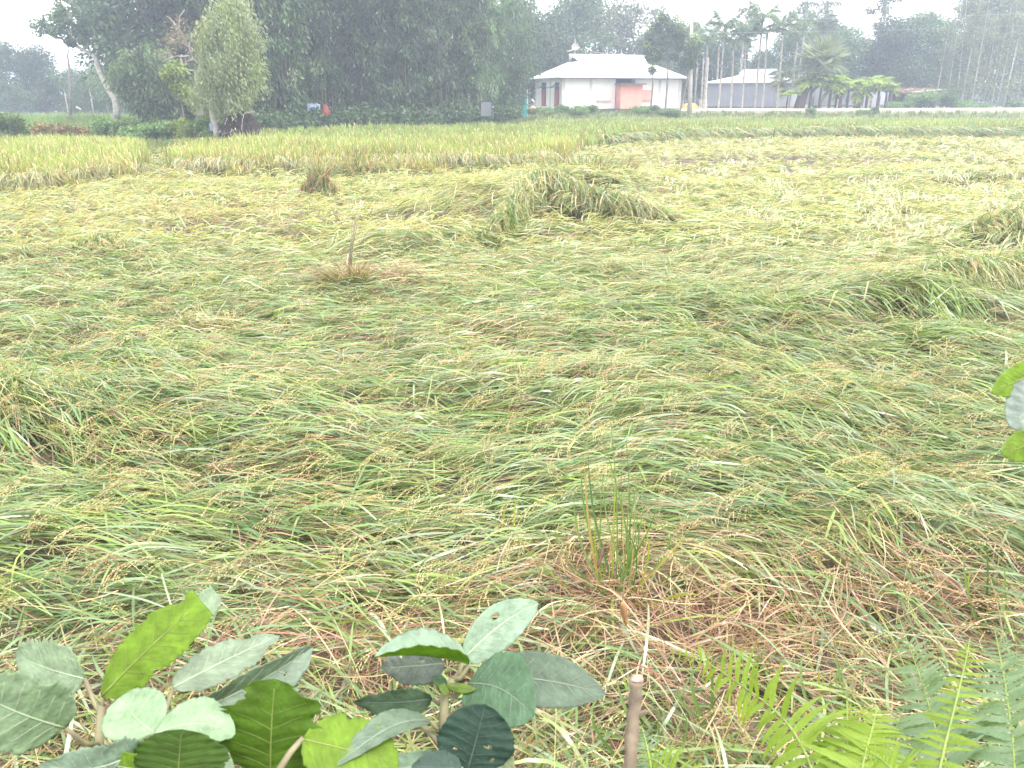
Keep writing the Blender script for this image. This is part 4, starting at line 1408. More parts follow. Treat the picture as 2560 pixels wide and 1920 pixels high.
YFR = [frond_mesh(1.25, 18, .66, .15, .85, YELG * 1.25, 491, .75), frond_mesh(1.3, 18, .70, .15, 1.25, YELG * 1.15, 492, .7)]


def young_palm(h, seed, tr, nf=13):
    r = np.random.default_rng(seed)
    t = thing('young_palm', '', '')
    Geo().tube([(0, 0, -.4), (.03, 0, h * .5), (0.05, 0, h)], [tr, tr * .95, tr * .6], 8).build('trunk', M_DARK_TRUNK, t, True)
    for i in range(nf):
        o = link('frond', YFR[i % 2], t, (.05, 0, h))
        o.rotation_euler = (0, -.25 + r.normal(0, .25), i * 2.4 + r.normal(0, .2))
    return t


yp = [young_palm(1.7, 493, .27), young_palm(1.9, 494, .10)]
GY = 'young yellow-green palms along the road'
for (u, k, sc, lb) in [(1968, 1, .8, 'small young palm left of the leaning fan palm trunk'), (2026, 1, 1.3, 'bright young palm right of the leaning fan palm trunk'), (2050, 1, 1.15, 'pale young palm second right of the fan palm trunk'), (2074, 1, 1.25, 'young palm third right of the fan palm trunk'), (2098, 0, 1.2, 'young palm on a stout dark trunk, nearest the fan palm'),
                       (2120, 1, 1.05, 'young palm between the two stout dark trunks'), (2143, 0, 1.1, 'young palm on the stoutest dark trunk by the tin fence'), (2168, 1, 1.2, 'bright young palm over the low tin fence, left one'), (2196, 1, 1.15, 'bright young palm over the low tin fence, right one'), (2216, 1, .95, 'last young palm in the row, at the end of the tin fence')]:
    place(yp[k], u, 73.2, lb, cat='palm', group=GY, rz=u * .9, scale=sc)

# --- two-trunked young tree in front of the white house
YT = 70.5
for (ub, ut, vt, lb, seed, cl) in [(1663, 1672, 40, 'taller young tree with a round dark crown before the white house', 501,
                                   [(1625, 85, .5), (1650, 60, .65), (1668, 75, .75), (1690, 62, .65), (1700, 85, .6), (1655, 100, .7), (1680, 105, .75), (1640, 120, .6), (1672, 135, .65), (1625, 110, .45), (1700, 115, .5), (1690, 140, .45), (1660, 45, .4), (1640, 72, .45)]),
                                  (1626, 1632, 130, 'thin young tree with a small hanging tuft before the white roof', 502, [(1632, 150, .4), (1640, 140, .4), (1630, 176, .3), (1622, 140, .35), (1618, 128, .3)]),
                                  (1700, 1735, 95, 'young tree with yellow-green tip leaves by the roadside pole', 503, [(1735, 105, .5), (1748, 115, .4), (1725, 125, .5), (1740, 140, .45), (1720, 150, .5), (1730, 160, .4), (1712, 160, .4)])]:
    pb = at(ub, 278, YT)
    t = thing('young_tree', lb, 'tree', pb, group='young trees before the white house')
    top = at(ut, vt, YT) - pb
    r = np.random.default_rng(seed)
    mid = at((ub + ut) / 2 + 3, (278 + vt) / 2, YT) - pb
    Geo().tube([(0, 0, -.4), (0, 0, 0), mid * .5 + np.array([.03, 0, 0]), mid, (mid + top) / 2, top], [.085, .08, .07, .06, .045, .02], 6).build('trunk', M_BARK, t, True)
    cen = [at(a_, b_, YT + r.normal(0, .4)) - pb for (a_, b_, R) in cl]
    V, Q, C = clump_crown(r, cen, [R for (_, _, R) in cl], 230, .19, .36, np.concatenate([DARKG * 1.1, MIDG[:1]]), .4)
    hi = [at(a_, b_ - 16, YT - .3) - pb for (a_, b_, R) in cl[:6]]
    V2, Q2, C2 = clump_crown(r, hi, [.32] * len(hi), 45, .19, .36, YELG, .3)
    V, Q, C = merge([(V, Q, C), (V2, Q2, C2)])
    link('crown', mesh_np('crown', V, Q, C, False, [M_TREE]), t)
    for c in cen[:4]:
        Geo().tube([mid + (top - mid) * .2, (mid + c) / 2 + np.array([0, 0, .1]), c], [.03, .025, .012], 5).build('branch', M_BARK, t, True)

# far wood behind everything
r = np.random.default_rng(511)
cen, rad = [], []
for i in range(130):
    u = r.uniform(-500, 3000)
    Y = r.uniform(118, 150)
    hmax = np.interp(u, [0, 200, 350, 1300, 1450, 1700, 2560], [5.0, 3.0, 9, 11, 8, 5.0, 6.0])
    cen.append((xu(u, Y), Y, r.uniform(.1, .85) * hmax))
    rad.append(r.uniform(2.2, 3.6))
V, Q, C = clump_crown(r, cen, rad, 230, .85, .4, np.concatenate([DARKG, MIDG]), .3, .8)
o = link('far_wood', mesh_np('far_wood', V, Q, C, False, [M_TREE]))
tag(o, 'distant wood closing the view behind the trees and houses', 'wood', kind='stuff')


# ------------------------------------------------------------------ white house
def zat(v, Y):
    return at(CX, v, Y)[2]


HA = math.radians(18)
hx, hy = xu(1405, 76.0, 2.0), 76.0
HZ = zat(283, 76)
house = thing('white_house', 'white plastered house with a bright hipped tin roof and salmon porch', 'house', (hx, hy, HZ), HA)
L_, W_ = 11.9, 7.2
zp = zat(272, 76) - HZ            # plinth top
ze = zat(193.5, 76) - HZ          # eave
zr_ = zat(134, 79.5) - HZ         # ridge
g = Geo().box(-.06, L_ + .06, -.06, W_ + .06, -.6, zp)
g.build('plinth', M_PLINTH, house)
g = Geo()
# front wall with openings left for the porch recess, plus the other three walls
g.box(0, 5.2, 0, .2, zp, ze)
g.box(7.15, L_, 0, .2, zp, ze)
g.box(5.2, 7.15, .9, 1.1, zp, ze)
g.box(5.0, 5.2, .2, 1.1, zp, ze)
g.box(7.15, 7.35, .2, 1.1, zp, ze)
g.box(0, .2, .2, W_ - .2, zp, ze)
g.box(L_ - .2, L_, .2, W_ - .2, zp, ze)
g.box(0, L_, W_ - .2, W_, zp, ze)
g.build('wall', M_WHITE, house)
for xx, wd in [(-.03, .30), (2.65, .22), (9.55, .24), (L_ - .27, .30)]:
    Geo().box(xx, xx + wd, -.05, .0 - .003, zp + .002, ze - .02).build('pilaster', M_CREAM, house)
for yy in (2.9, W_ - .28):
    Geo().box(-.05, -.003, yy, yy + .22, zp + .002, ze - .02).build('pilaster', M_CREAM, house)
Geo().box(-.055, -.003, .003, .26, zp + .002, ze - .02).build('pilaster', M_CREAM, house)
# roof: four slopes with a small gable at each end of the ridge
oh = .55
zE = ze + .02
xg = 2.55
ym = W_ / 2
slope = (zr_ - zE) / (ym + oh)
zg_ = zr_ - .62
yg0 = -oh + (zg_ - zE) / slope
yg1 = W_ - yg0
A, B = (-oh, -oh, zE), (L_ + oh, -oh, zE)
Cc, D = (L_ + oh, W_ + oh, zE), (-oh, W_ + oh, zE)
g = Geo()
g.sheet([A, B, (L_ - xg, yg0, zg_), (L_ - xg + .55, ym, zr_), (xg - .55, ym, zr_), (xg, yg0, zg_)], .05)
g.build('roof', M_ROOF, house)
g = Geo()
g.sheet([Cc, D, (xg, yg1, zg_), (xg - .55, ym + .004, zr_ - .01), (L_ - xg + .55, ym + .004, zr_ - .01), (L_ - xg, yg1, zg_)], .05)
g.build('roof', M_ROOF, house)
g = Geo()
g.sheet([D, A, (xg, yg0, zg_ - .004), (xg, yg1, zg_ - .004)], .05)
g.build('roof', M_ROOF, house)
g = Geo()
g.sheet([B, Cc, (L_ - xg, yg1, zg_ - .004), (L_ - xg, yg0, zg_ - .004)], .05)
g.build('roof', M_ROOF, house)
for xx in (xg + .05, L_ - xg - .05):
    Geo().sheet([(xx, yg0 + .1, zg_ - .02), (xx, yg1 - .1, zg_ - .02), (xx, ym, zr_ - .09)], .04).build('gable', M_SLATE, house)
Geo().box(-oh + .03, L_ + oh - .03, -oh + .01, -oh + .05, zE - .13, zE - .052).build('fascia', M_SLATE, house)
# porch
zpo = zat(211, 76) - HZ
Geo().box(5.28, 7.42, -1.0, .9, zp - .002, zpo).build('porch', M_SALMON, house)
Geo().box(5.10, 7.62, -1.35, .95, zpo + .002, zpo + .11).build('porch_slab', M_SLATE, house)
Geo().box(5.23, 7.12, .70, .89, zpo + .115, ze - .02).build('opening', M_DARK, house)  # solid near-black panel; the shade inside the opening is its colour
Geo().box(5.25, 7.45, -1.0, .0 - .07, -.5, zp - .006).build('porch_base', M_PLINTH, house)


def shutter(x0, x1, v0, v1, m, sill):
    z0, z1 = zat(v1, 76) - HZ, zat(v0, 76) - HZ
    w = Geo().box(x0, x1, -.10, -.004, z0, z1).build('shutter', m, house)
    k = max(2, int((x1 - x0) / .45))
    for i in range(1, k):
        xx = x0 + (x1 - x0) * i / k
        Geo().box(xx - .012, xx + .012, -.112, -.102, z0 + .03, z1 - .03).build('batten', m, w)
    Geo().box(x0 - .08, x1 + .05, -.16, -.006, z0 - .07, z0 - .003).build('sill', sill, w)


shutter(3.42, 4.72, 225, 251, M_PALE_PINK, M_PINK)
shutter(7.50, 8.85, 224, 249, M_PINK, M_SALMON)
# two windows in the end wall
for (y0, y1) in [(.75, 1.75), (4.2, 5.2)]:
    z0, z1, z2 = zat(264, 77) - HZ, zat(222, 77) - HZ, zat(207, 77) - HZ
    w = Geo().box(-.03, -.003, y0 - .08, y1 + .08, z0 - .08, z2 + .06).build('window', M_SLATE, house)
    for (a, b_) in [(y0, (y0 + y1) / 2 - .01), ((y0 + y1) / 2 + .01, y1)]:
        Geo().box(-.07, -.032, a, b_, z0, z1).build('shutter', M_REDWOOD, w)
    Geo().box(-.06, -.032, y0, y1, z1 + .03, z2).build('pane', M_DARK, w)
    Geo().sheet([(-.75, y0 - .15, z1 + .05), (-.75, y1 + .15, z1 + .05), (-.04, y1 + .15, z1 + .28), (-.04, y0 - .15, z1 + .28)], .05).build('awning', M_SLATE, w)

rp = at(1498, 133, 79.3)
rs = Geo().sheet([(-.45, -.3, .10), (.45, -.3, -.02), (.45, .3, .0), (-.45, .3, .14)], .03).build('loose_tin_piece', M_TIN, loc=tuple(rp))
tag(rs, 'loose grey tin piece lying on the white house ridge', 'tin sheet')

# dish on a mast behind the left end of the ridge
dp = at(1437, 138, 81.5)
t = thing('satellite_dish', 'small white satellite dish on a thin mast above the left end of the white roof', 'satellite dish', dp + np.array([0, 0, -2.5]))
mz = at(1435, 97, 81.5)[2] - dp[2] + 2.5
Geo().tube([(0, 0, -.6), (0, 0, mz)], .035, 6).build('mast', M_CONCRETE, t)
zz = at(1435, 117, 81.5)[2] - dp[2] + 2.5
V, Fs = [], []
for i in range(5):
    for k in range(14):
        rad_ = .33 * i / 4
        V.append((rad_ * math.cos(k * 2 * math.pi / 14), -.12 - .18 * (i / 4) ** 2, zz + rad_ * math.sin(k * 2 * math.pi / 14)))
for i in range(4):
    for k in range(14):
        k2 = (k + 1) % 14
        Fs.append((i * 14 + k, i * 14 + k2, (i + 1) * 14 + k2, (i + 1) * 14 + k))
Geo().add(V, Fs).build('dish', M_CONCRETE, t, True)
Geo().tube([(0, -.14, zz - .4), (0, -.7, zz)], .02, 5).build('arm', M_CONCRETE, t)
bl = Geo().tube([at(1418, 129, 80) , at(1450, 119, 80)], .05, 6).build('bamboo_pole', M_PALE_BARK)
tag(bl, 'slanting pale pole beside the satellite dish', 'pole')

# ------------------------------------------------------------------ grey tin house
tb0 = at(1766, 269, 80.0)
TA = math.radians(-38)
TZ = tb0[2]
tin = thing('tin_house', 'grey corrugated tin house with a pale tin roof behind the betel palms', 'house', tb0, TA)
TL, TW = 6.4, 6.6
zte = zat(207, 78.5) - TZ
ztr = zat(173, 80.5) - TZ
g = Geo().box(0, TL, 0, .08, .12, zte)
g.build('wall', M_TIN, tin)
Geo().box(0, .08, .08, TW - .08, .12, zte).build('wall', M_TIN, tin)
Geo().box(0, TL, TW - .08, TW, .12, zte).build('wall', M_TIN, tin)
M_TIN_Y = corrugated('grey_tin_sheet_end', (.30, .32, .38), (.25, .27, .33), 'Y', 2.4, .5, .4)
Geo().box(TL - .08, TL, .08, TW - .08, .12, zte).build('wall', M_TIN_Y, tin)
for k in range(1, 7):
    Geo().box(TL * k / 7 - .02, TL * k / 7 + .02, -.03, -.003, .14, zte - .03).build('batten', M_TIN, tin)
Geo().box(-.1, TL + .1, -.1, TW + .1, -.6, .118).build('plinth', M_BANK, tin)
ym = TW / 2
oh = .45
xg = 2.2
slope = (ztr - zte) / (ym + oh)
zg_ = ztr - .55
yg0 = -oh + (zg_ - zte) / slope
yg1 = TW - yg0
A, B, Cc, D = (-oh, -oh, zte), (TL + oh, -oh, zte), (TL + oh, TW + oh, zte), (-oh, TW + oh, zte)
Geo().sheet([A, B, (TL - 1.5, yg0, zg_), (TL - 1.2, ym, ztr), (xg - .3, ym, ztr), (xg, yg0, zg_)], .04).build('roof', M_TIN_ROOF, tin)
Geo().sheet([Cc, D, (xg, yg1, zg_), (xg - .3, ym + .004, ztr - .01), (TL - 1.2, ym + .004, ztr - .01), (TL - 1.5, yg1, zg_)], .04).build('roof', M_TIN_ROOF, tin)
Geo().sheet([D, A, (xg, yg0, zg_ - .004), (xg, yg1, zg_ - .004)], .04).build('roof', M_TIN_ROOF, tin)
Geo().sheet([B, Cc, (TL - 1.5, yg1, zg_ - .004), (TL - 1.5, yg0, zg_ - .004)], .04).build('roof', M_TIN_ROOF, tin)
for xx in (xg + .05, TL - 1.55):
    Geo().sheet([(xx, yg0 + .1, zg_ - .02), (xx, yg1 - .1, zg_ - .02), (xx, ym, ztr - .08)], .03).build('gable', M_SLATE, tin)

# long low tin fence to the right of it
fb = at(1990, 269, 76.3)
fl = xu(2216, 76.3) - xu(1990, 76.3)
fence = thing('tin_fence', 'long low fence of grey tin sheets behind the young palms', 'fence', fb, 0)
ft = zat(206, 76.3) - fb[2]
fr_ = zat(226, 76.3) - fb[2]
r = np.random.default_rng(601)
nsh = 11
for k in range(nsh):
    x0, x1 = fl * k / nsh, fl * (k + 1) / nsh
    hh = ft + (fr_ - ft) * sstep(5, 7, k) + r.normal(0, .04)
    if k == 7:
        continue
    Geo().box(x0 + .01, x1 - .01, r.uniform(-.03, .02), .05 + r.uniform(0, .02), .18 + r.uniform(-.05, .08), hh).build('tin_sheet', M_TIN, fence)
for k in range(nsh + 1):
    Geo().tube([(fl * k / nsh, -.06, -.4), (fl * k / nsh, -.06, 1.0)], .035, 5).build('post', M_BARK, fence)

# thatched shelter
sb = at(2216, 268, 79)
shelter = thing('thatched_shelter', 'low open shelter with a ragged brown thatch roof', 'shelter', sb)
sl_ = xu(2345, 79) - xu(2216, 79)
zs_ = zat(232, 79) - sb[2]
g = Geo()
r = np.random.default_rng(602)
nn = 14
V, Fs = [], []
for i in range(nn + 1):
    x = sl_ * i / nn
    for (yy, zz) in [(-.9, zs_ - .10), (-.85, zs_ + .12), (.8, zs_ + .38), (2.3, zs_ + .1), (2.3, zs_ - .1), (.8, zs_ + .12)]:
        V.append((x, yy + r.normal(0, .05), zz + r.normal(0, .05)))
for i in range(nn):
    for k in range(6):
        Fs.append((i * 6 + k, (i + 1) * 6 + k, (i + 1) * 6 + (k + 1) % 6, i * 6 + (k + 1) % 6))
Fs += [tuple(range(6)), tuple(range(nn * 6 + 5, nn * 6 - 1, -1))]
roof = g.add(V, Fs).build('roof', M_THATCH, shelter)
n = 500
ctr = np.stack([r.uniform(0, sl_, n), r.uniform(-1.0, 2.2, n), 0 * np.zeros(n)], 1)
ctr[:, 2] = zs_ + .1 + .26 * np.clip(1 - np.abs(ctr[:, 1] - .8) / 1.6, 0, 1)
V, Q, C = leaf_cloud(r, ctr, np.stack([r.normal(0, .8, n), -1 + 0 * np.zeros(n), r.normal(-.05, .25, n)], 1), .55, .06, np.array([[.24, .175, .135], [.18, .12, .09], [.30, .24, .18]])[r.integers(0, 3, n)])
th_ = link('thatch', mesh_np('thatch', V, Q, C, False, [M_TREE]), roof)
th_['kind'] = 'stuff'
for i in range(5):
    Geo().tube([(sl_ * i / 4, -.7, -.4), (sl_ * i / 4 + .03, -.7, zs_)], .06, 6).build('post', M_BARK, shelter)
Geo().box(.2, sl_ - .3, 1.7, 1.78, 0, zs_ - .1).build('wall', M_THATCH, shelter)
pl = Geo().tube([at(2280, 231, 77.6), at(2355, 224, 77.4)], .045, 6).build('bamboo_pole', M_PALE_BARK)
tag(pl, 'pale pole sticking out along the edge of the thatch', 'pole')

# ------------------------------------------------------------------ poles, wires, small things by the houses
YP = 70.8
pb = at(1725, 275, YP)
t = thing('utility_pole', 'tall pale concrete utility pole between the two houses', 'utility pole', pb)
ptop = at(1729, 48, YP) - pb
Geo().tube([(0, 0, -.6), ptop * .5, ptop], [.20, .165, .12], 8).build('pole', M_CONCRETE, t, True)
Geo().box(-.55 + ptop[0], .55 + ptop[0], -.05, .05, ptop[2] - .22, ptop[2] - .12).build('crossarm', M_CONCRETE, t)
for dx in (-.45, .45):
    Geo().tube([(ptop[0] + dx, 0, ptop[2] - .12), (ptop[0] + dx, 0, ptop[2] + .06)], [.05, .035], 6).build('insulator', M_WHITE, t)
Geo().tube([ptop * .46 + np.array([-.12, -.2, 0]), ptop * .46 + np.array([-.12, -.25, .35]), ptop * .46 + np.array([.10, -.25, .35]), ptop * .46 + np.array([.10, -.2, 0])], .03, 5).build('bracket', M_CONCRETE, t)
for (v0, v1, lb) in [(49, 33, 'upper power line running from the utility pole to the right'), (82, 62, 'lower power line running from the utility pole across the palm crowns')]:
    P0 = at(1729, v0, YP)
    P1 = at(2900, v1 - 14, YP - 2)
    pts = []
    for i in range(25):
        s = i / 24
        p = P0 + (P1 - P0) * s
        p[2] -= .55 * 4 * s * (1 - s) * .4
        pts.append(p)
    w = Geo().tube(pts, .008, 4).build('power_line', M_WIRE)
    tag(w, lb, 'wire')
for (u0, v0, u1, v1, Y, rd, lb) in [(1762, 270, 1770, 144, 72.5, .11, 'thick pale bamboo post with a cut top right of the utility pole'), (1752, 270, 1759, 145, 72.8, .08, 'thinner pale bamboo post beside the thick one'), (1706, 262, 1712, 225, 74, .05, 'short thin stake leaning by the corner of the white house'),
                                    (1318, 287, 1318, 224, 71, .07, 'pale wooden pole between the teal latrine and the white house'), (2090, 271, 2096, 247, 72.8, .06, 'short white stake standing on the road edge before the tin fence')]:
    p = Geo().tube([at(u0, v0 + 8, Y), at(u1, v1, Y)], [rd, rd * .85], 7).build('post', M_PALE_BARK)
    p.name = 'wooden_post'
    tag(p, lb, 'post')
rl = thing('bamboo_rail', 'low rail fence of bamboo sticks at the left corner of the tin house', 'fence', at(1752, 272, 73.6))
o0 = np.array(rl.location)
for (v) in (252, 262):
    Geo().tube([at(1748, v, 73.6) - o0, at(1768, v, 73.6) - o0], .03, 5).build('rail', M_PALE_BARK, rl)
for u in (1749, 1758, 1767):
    Geo().tube([at(u, 274, 73.6) - o0, at(u, 248, 73.6) - o0], .03, 5).build('post', M_PALE_BARK, rl)


def mound(name, label, cat, loc, w, d, h, m, seed, rough=.12, nth=None, nu=22, nv=9, parent=None):
    r = np.random.default_rng(seed)
    V, Fs = [], []
    for j in range(nv + 1):
        f = j / nv
        for i in range(nu):
            a = i * 2 * math.pi / nu
            q = math.cos(f * math.pi / 2) ** .75
            k = 1 + rough * math.sin(3 * a + seed) * .4 + r.normal(0, rough * .3)
            V.append((w * .5 * q * math.cos(a) * k, d * .5 * q * math.sin(a) * k, h * math.sin(f * math.pi / 2) * (1 + r.normal(0, rough * .12))))
    for j in range(nv):
        for i in range(nu):
            i2 = (i + 1) % nu
            Fs.append((j * nu + i, j * nu + i2, (j + 1) * nu + i2, (j + 1) * nu + i))
    o = Geo().add(V, Fs).build(name, m, parent, True)
    if parent is None:
        o.location = tuple(loc)
        tag(o, label, cat)
    return o


ph = at(1724, 274, 73.2)
mound('straw_heap', 'small yellow straw heap behind the foot of the utility pole', 'straw heap', ph - np.array([0, 0, .1]), 1.6, 1.2, zat(257, 73.2) - ph[2] + .1, M_STRAW, 611)
# old dark straw heap on the left with ragged pale straw and a stick on top
HYY = 36.8
hb = at(607, 345, HYY)
heap = thing('old_straw_heap', 'rounded heap of old dark straw with ragged pale straw on its left', 'straw heap', hb)
hw = xu(657, HYY) - xu(556, HYY)
hh = zat(281, HYY) - hb[2]
mound('heap_body', '', '', None, hw, hw * .75, hh, M_STRAW_OLD, 612, .13, parent=heap)
r = np.random.default_rng(613)
n = 700
a = r.uniform(0, 6.28, n)
f = r.random(n)
cc = np.stack([hw * .5 * np.cos(f * 1.5) ** .75 * np.cos(a), hw * .38 * np.cos(f * 1.5) ** .75 * np.sin(a), hh * np.sin(f * 1.5)], 1)
paleL = (cc[:, 0] < -.05) & (r.random(n) < .75)
cols = np.where(paleL[:, None], np.array([.46, .40, .36]), np.array([.045, .034, .03])) * r.uniform(.6, 1.4, (n, 1))
V, Q, C = leaf_cloud(r, cc, np.stack([r.normal(0, .5, n), r.normal(-.2, .4, n), r.normal(-.6, .5, n)], 1), .24, .07, cols)
sw = link('loose_straw', mesh_np('loose_straw', V, Q, C, False, [M_TREE]), heap)
sw['kind'] = 'stuff'
Geo().tube([at(612, 283, HYY - .2) - hb, at(636, 280, HYY - .2) - hb], .045, 6).build('pole', M_PALE_BARK, heap)
Geo().tube([at(612, 280, HYY - .9) - hb, at(606, 300, HYY - 1.0) - hb, at(604, 325, HYY - 1.05) - hb], .012, 5).build('rope', M_PALE_BARK, heap)
bg = Geo().sheet([at(524, 308, 36) , at(531, 306, 36), at(534, 326, 36), at(527, 329, 36)], .06).build('plastic_bag', M_BLUECLOTH)
tag(bg, 'small pale plastic bag caught beside the whitish trunk', 'bag')

# teal latrine, sack, tin sheet, cloths in the thicket
lt = at(1309, 291, 70)
lat = thing('latrine', 'narrow teal painted latrine standing left of the white house', 'latrine', lt)
lw = .56
z1_, z2_ = zat(264, 70) - lt[2], zat(239, 70) - lt[2]
Geo().box(-lw / 2, lw / 2, 0, .8, -.3, z1_).build('door', M_TEAL, lat)
Geo().box(-lw / 2 - .03, lw / 2 + .0, .05, .85, z1_ + .003, z2_).build('upper_panel', M_TEAL2, lat)
Geo().sheet([(-lw / 2 - .12, -.15, z2_ + .02), (lw / 2 + .08, -.15, z2_ + .02), (lw / 2 + .08, .95, z2_ + .10), (-lw / 2 - .12, .95, z2_ + .10)], .04).build('roof', M_TEAL2, lat)
sk = mound('sack', 'brown stuffed sack leaning at the left corner of the white house', 'sack', at(1332, 285, 72) - np.array([0, 0, .1]), .8, .5, .75, M_SACK, 614, .1)
ts = Geo().sheet([at(1203, 290, 57), at(1227, 291, 56.8), at(1227, 255, 56.8), at(1203, 256, 57)], .03).build('upright_tin_sheet', M_SHEET_SHADED)
tag(ts, 'grey tin sheet standing upright at the edge of the bamboo thicket', 'tin sheet')
rc = mound('red_cloth', 'orange red cloth hanging in the shade under the bamboo', 'cloth', at(815, 286, 52.0) - np.array([0, 0, .05]), .46, .25, .62, M_REDCLOTH, 615, .2)
for (u0, u1, v0, v1, nm_, lb) in [(769, 800, 259, 281, 'plastic_sheet', 'pale blue plastic sheet hung under the bamboo, left of the red cloth')]:
    V, Fs = [], []
    k = 8
    for i in range(k + 1):
        p0 = at(u0 + (u1 - u0) * i / k, v0 + 2 * math.sin(i * 1.9), 52.2)
        p1 = at(u0 + (u1 - u0) * i / k, v1 + 2 * math.sin(i * 1.3), 52.0 + .12 * math.sin(i * 2.2))
        V += [p0, p1, p0 + np.array([0, .03, 0]), p1 + np.array([0, .03, 0])]
    for i in range(k):
        b0 = 4 * i
        Fs += [(b0, b0 + 1, b0 + 5, b0 + 4), (b0 + 2, b0 + 6, b0 + 7, b0 + 3), (b0, b0 + 4, b0 + 6, b0 + 2), (b0 + 1, b0 + 3, b0 + 7, b0 + 5)]
    o = Geo().add(V, Fs).build(nm_, M_BLUECLOTH)
    tag(o, lb, 'sheet')

# ------------------------------------------------------------------ upright rice clumps left standing in the flattened crop
def rice_clump(name, label, u, v, w, h, n, lean, seed, dryp, group=None, npan=20, hang=.35, wl=.007, z=.1, spread=.35, pal=None):
    r = np.random.default_rng(seed)
    p = atz(u, v, z)
    gz = float(ground_h(np.array([p[0]]), np.array([p[1]]))[0])
    t = thing(name, label, 'rice clump', (p[0], p[1], gz), 0, group)
    s = np.linspace(0, 1, 7)
    a = r.uniform(0, 6.28, n)
    q = np.sqrt(r.random(n)) * w * .5
    bx, by = q * np.cos(a), q * np.sin(a) * .6
    L = h * r.uniform(.65, 1.25, n)
    if spread < 0:
        L = h * (1.25 - .95 * q / (w * .5)) * r.uniform(.75, 1.1, n)
    az = np.arctan2(by, bx) + r.normal(0, .7, n)
    sp = L * r.gamma(2, abs(spread) / 2, n) * (1 if spread > 0 else -1)
    lx = lean[0] * L
    ly = lean[1] * L
    X = bx[:, None] + (np.cos(az) * sp + lx)[:, None] * (s ** 1.7)[None]
    Y = by[:, None] + (np.sin(az) * sp + ly)[:, None] * (s ** 1.7)[None]
    Z = L[:, None] * (1.05 * s - hang * r.uniform(.4, 1.6, n)[:, None] * s ** 3.2)
    Z = np.maximum(Z, .02)
    ph_ = r.uniform(0, math.pi, n)
    A = np.stack([np.cos(ph_), np.sin(ph_), 0 * ph_], -1)[:, None] * np.ones((1, 7, 1))
    W = (wl * r.uniform(.6, 1.2, n))[:, None] * np.array([.6, .9, 1, 1, .85, .55, .05])[None]
    g0 = pick(GREENS if pal is None else pal, n, r)
    dd = r.random(n) < dryp
    c = np.where(dd[:, None], pick(STRAWS * .85, n, r), g0)
    V, Q, C = ribbons(np.stack([X, Y, Z], -1), W, A, np.repeat(c[:, None], 7, 1))
    o = link('blades', mesh_np('blades', V, Q, C, False, [M_RICE]), t)
    o['kind'] = 'stuff'
    if npan:
        k = r.integers(0, n, npan)
        s4 = np.linspace(0, 1, 6)
        ox, oy, oz = X[k, 4], Y[k, 4], Z[k, 4] + .02
        az = az[k] + r.normal(0, .5, npan)
        Lp = r.uniform(.14, .22, npan)
        PX = ox[:, None] + np.cos(az)[:, None] * Lp[:, None] * (.55 * s4)
        PY = oy[:, None] + np.sin(az)[:, None] * Lp[:, None] * (.55 * s4)
        PZ = oz[:, None] + Lp[:, None] * (.35 * s4 - 1.0 * s4 ** 2)
        PZ = np.maximum(PZ, .02)
        ctr = np.stack([PX, PY, PZ], -1).reshape(-1, 3)
        ctr = np.repeat(ctr, 6, 0) + r.normal(0, .011, (len(ctr) * 6, 3))
        V, Q, C = leaf_cloud(r, ctr, np.stack([r.normal(0, .5, len(ctr)), r.normal(0, .5, len(ctr)), -1 + 0 * np.zeros(len(ctr))], 1), .020 * wl / .007, .22, np.repeat(pick(GRAIN, npan, r), 36, 0))
        o = link('ears', mesh_np('ears', V, Q, C, False, [M_RICE]), t)
        o['kind'] = 'stuff'
    return t


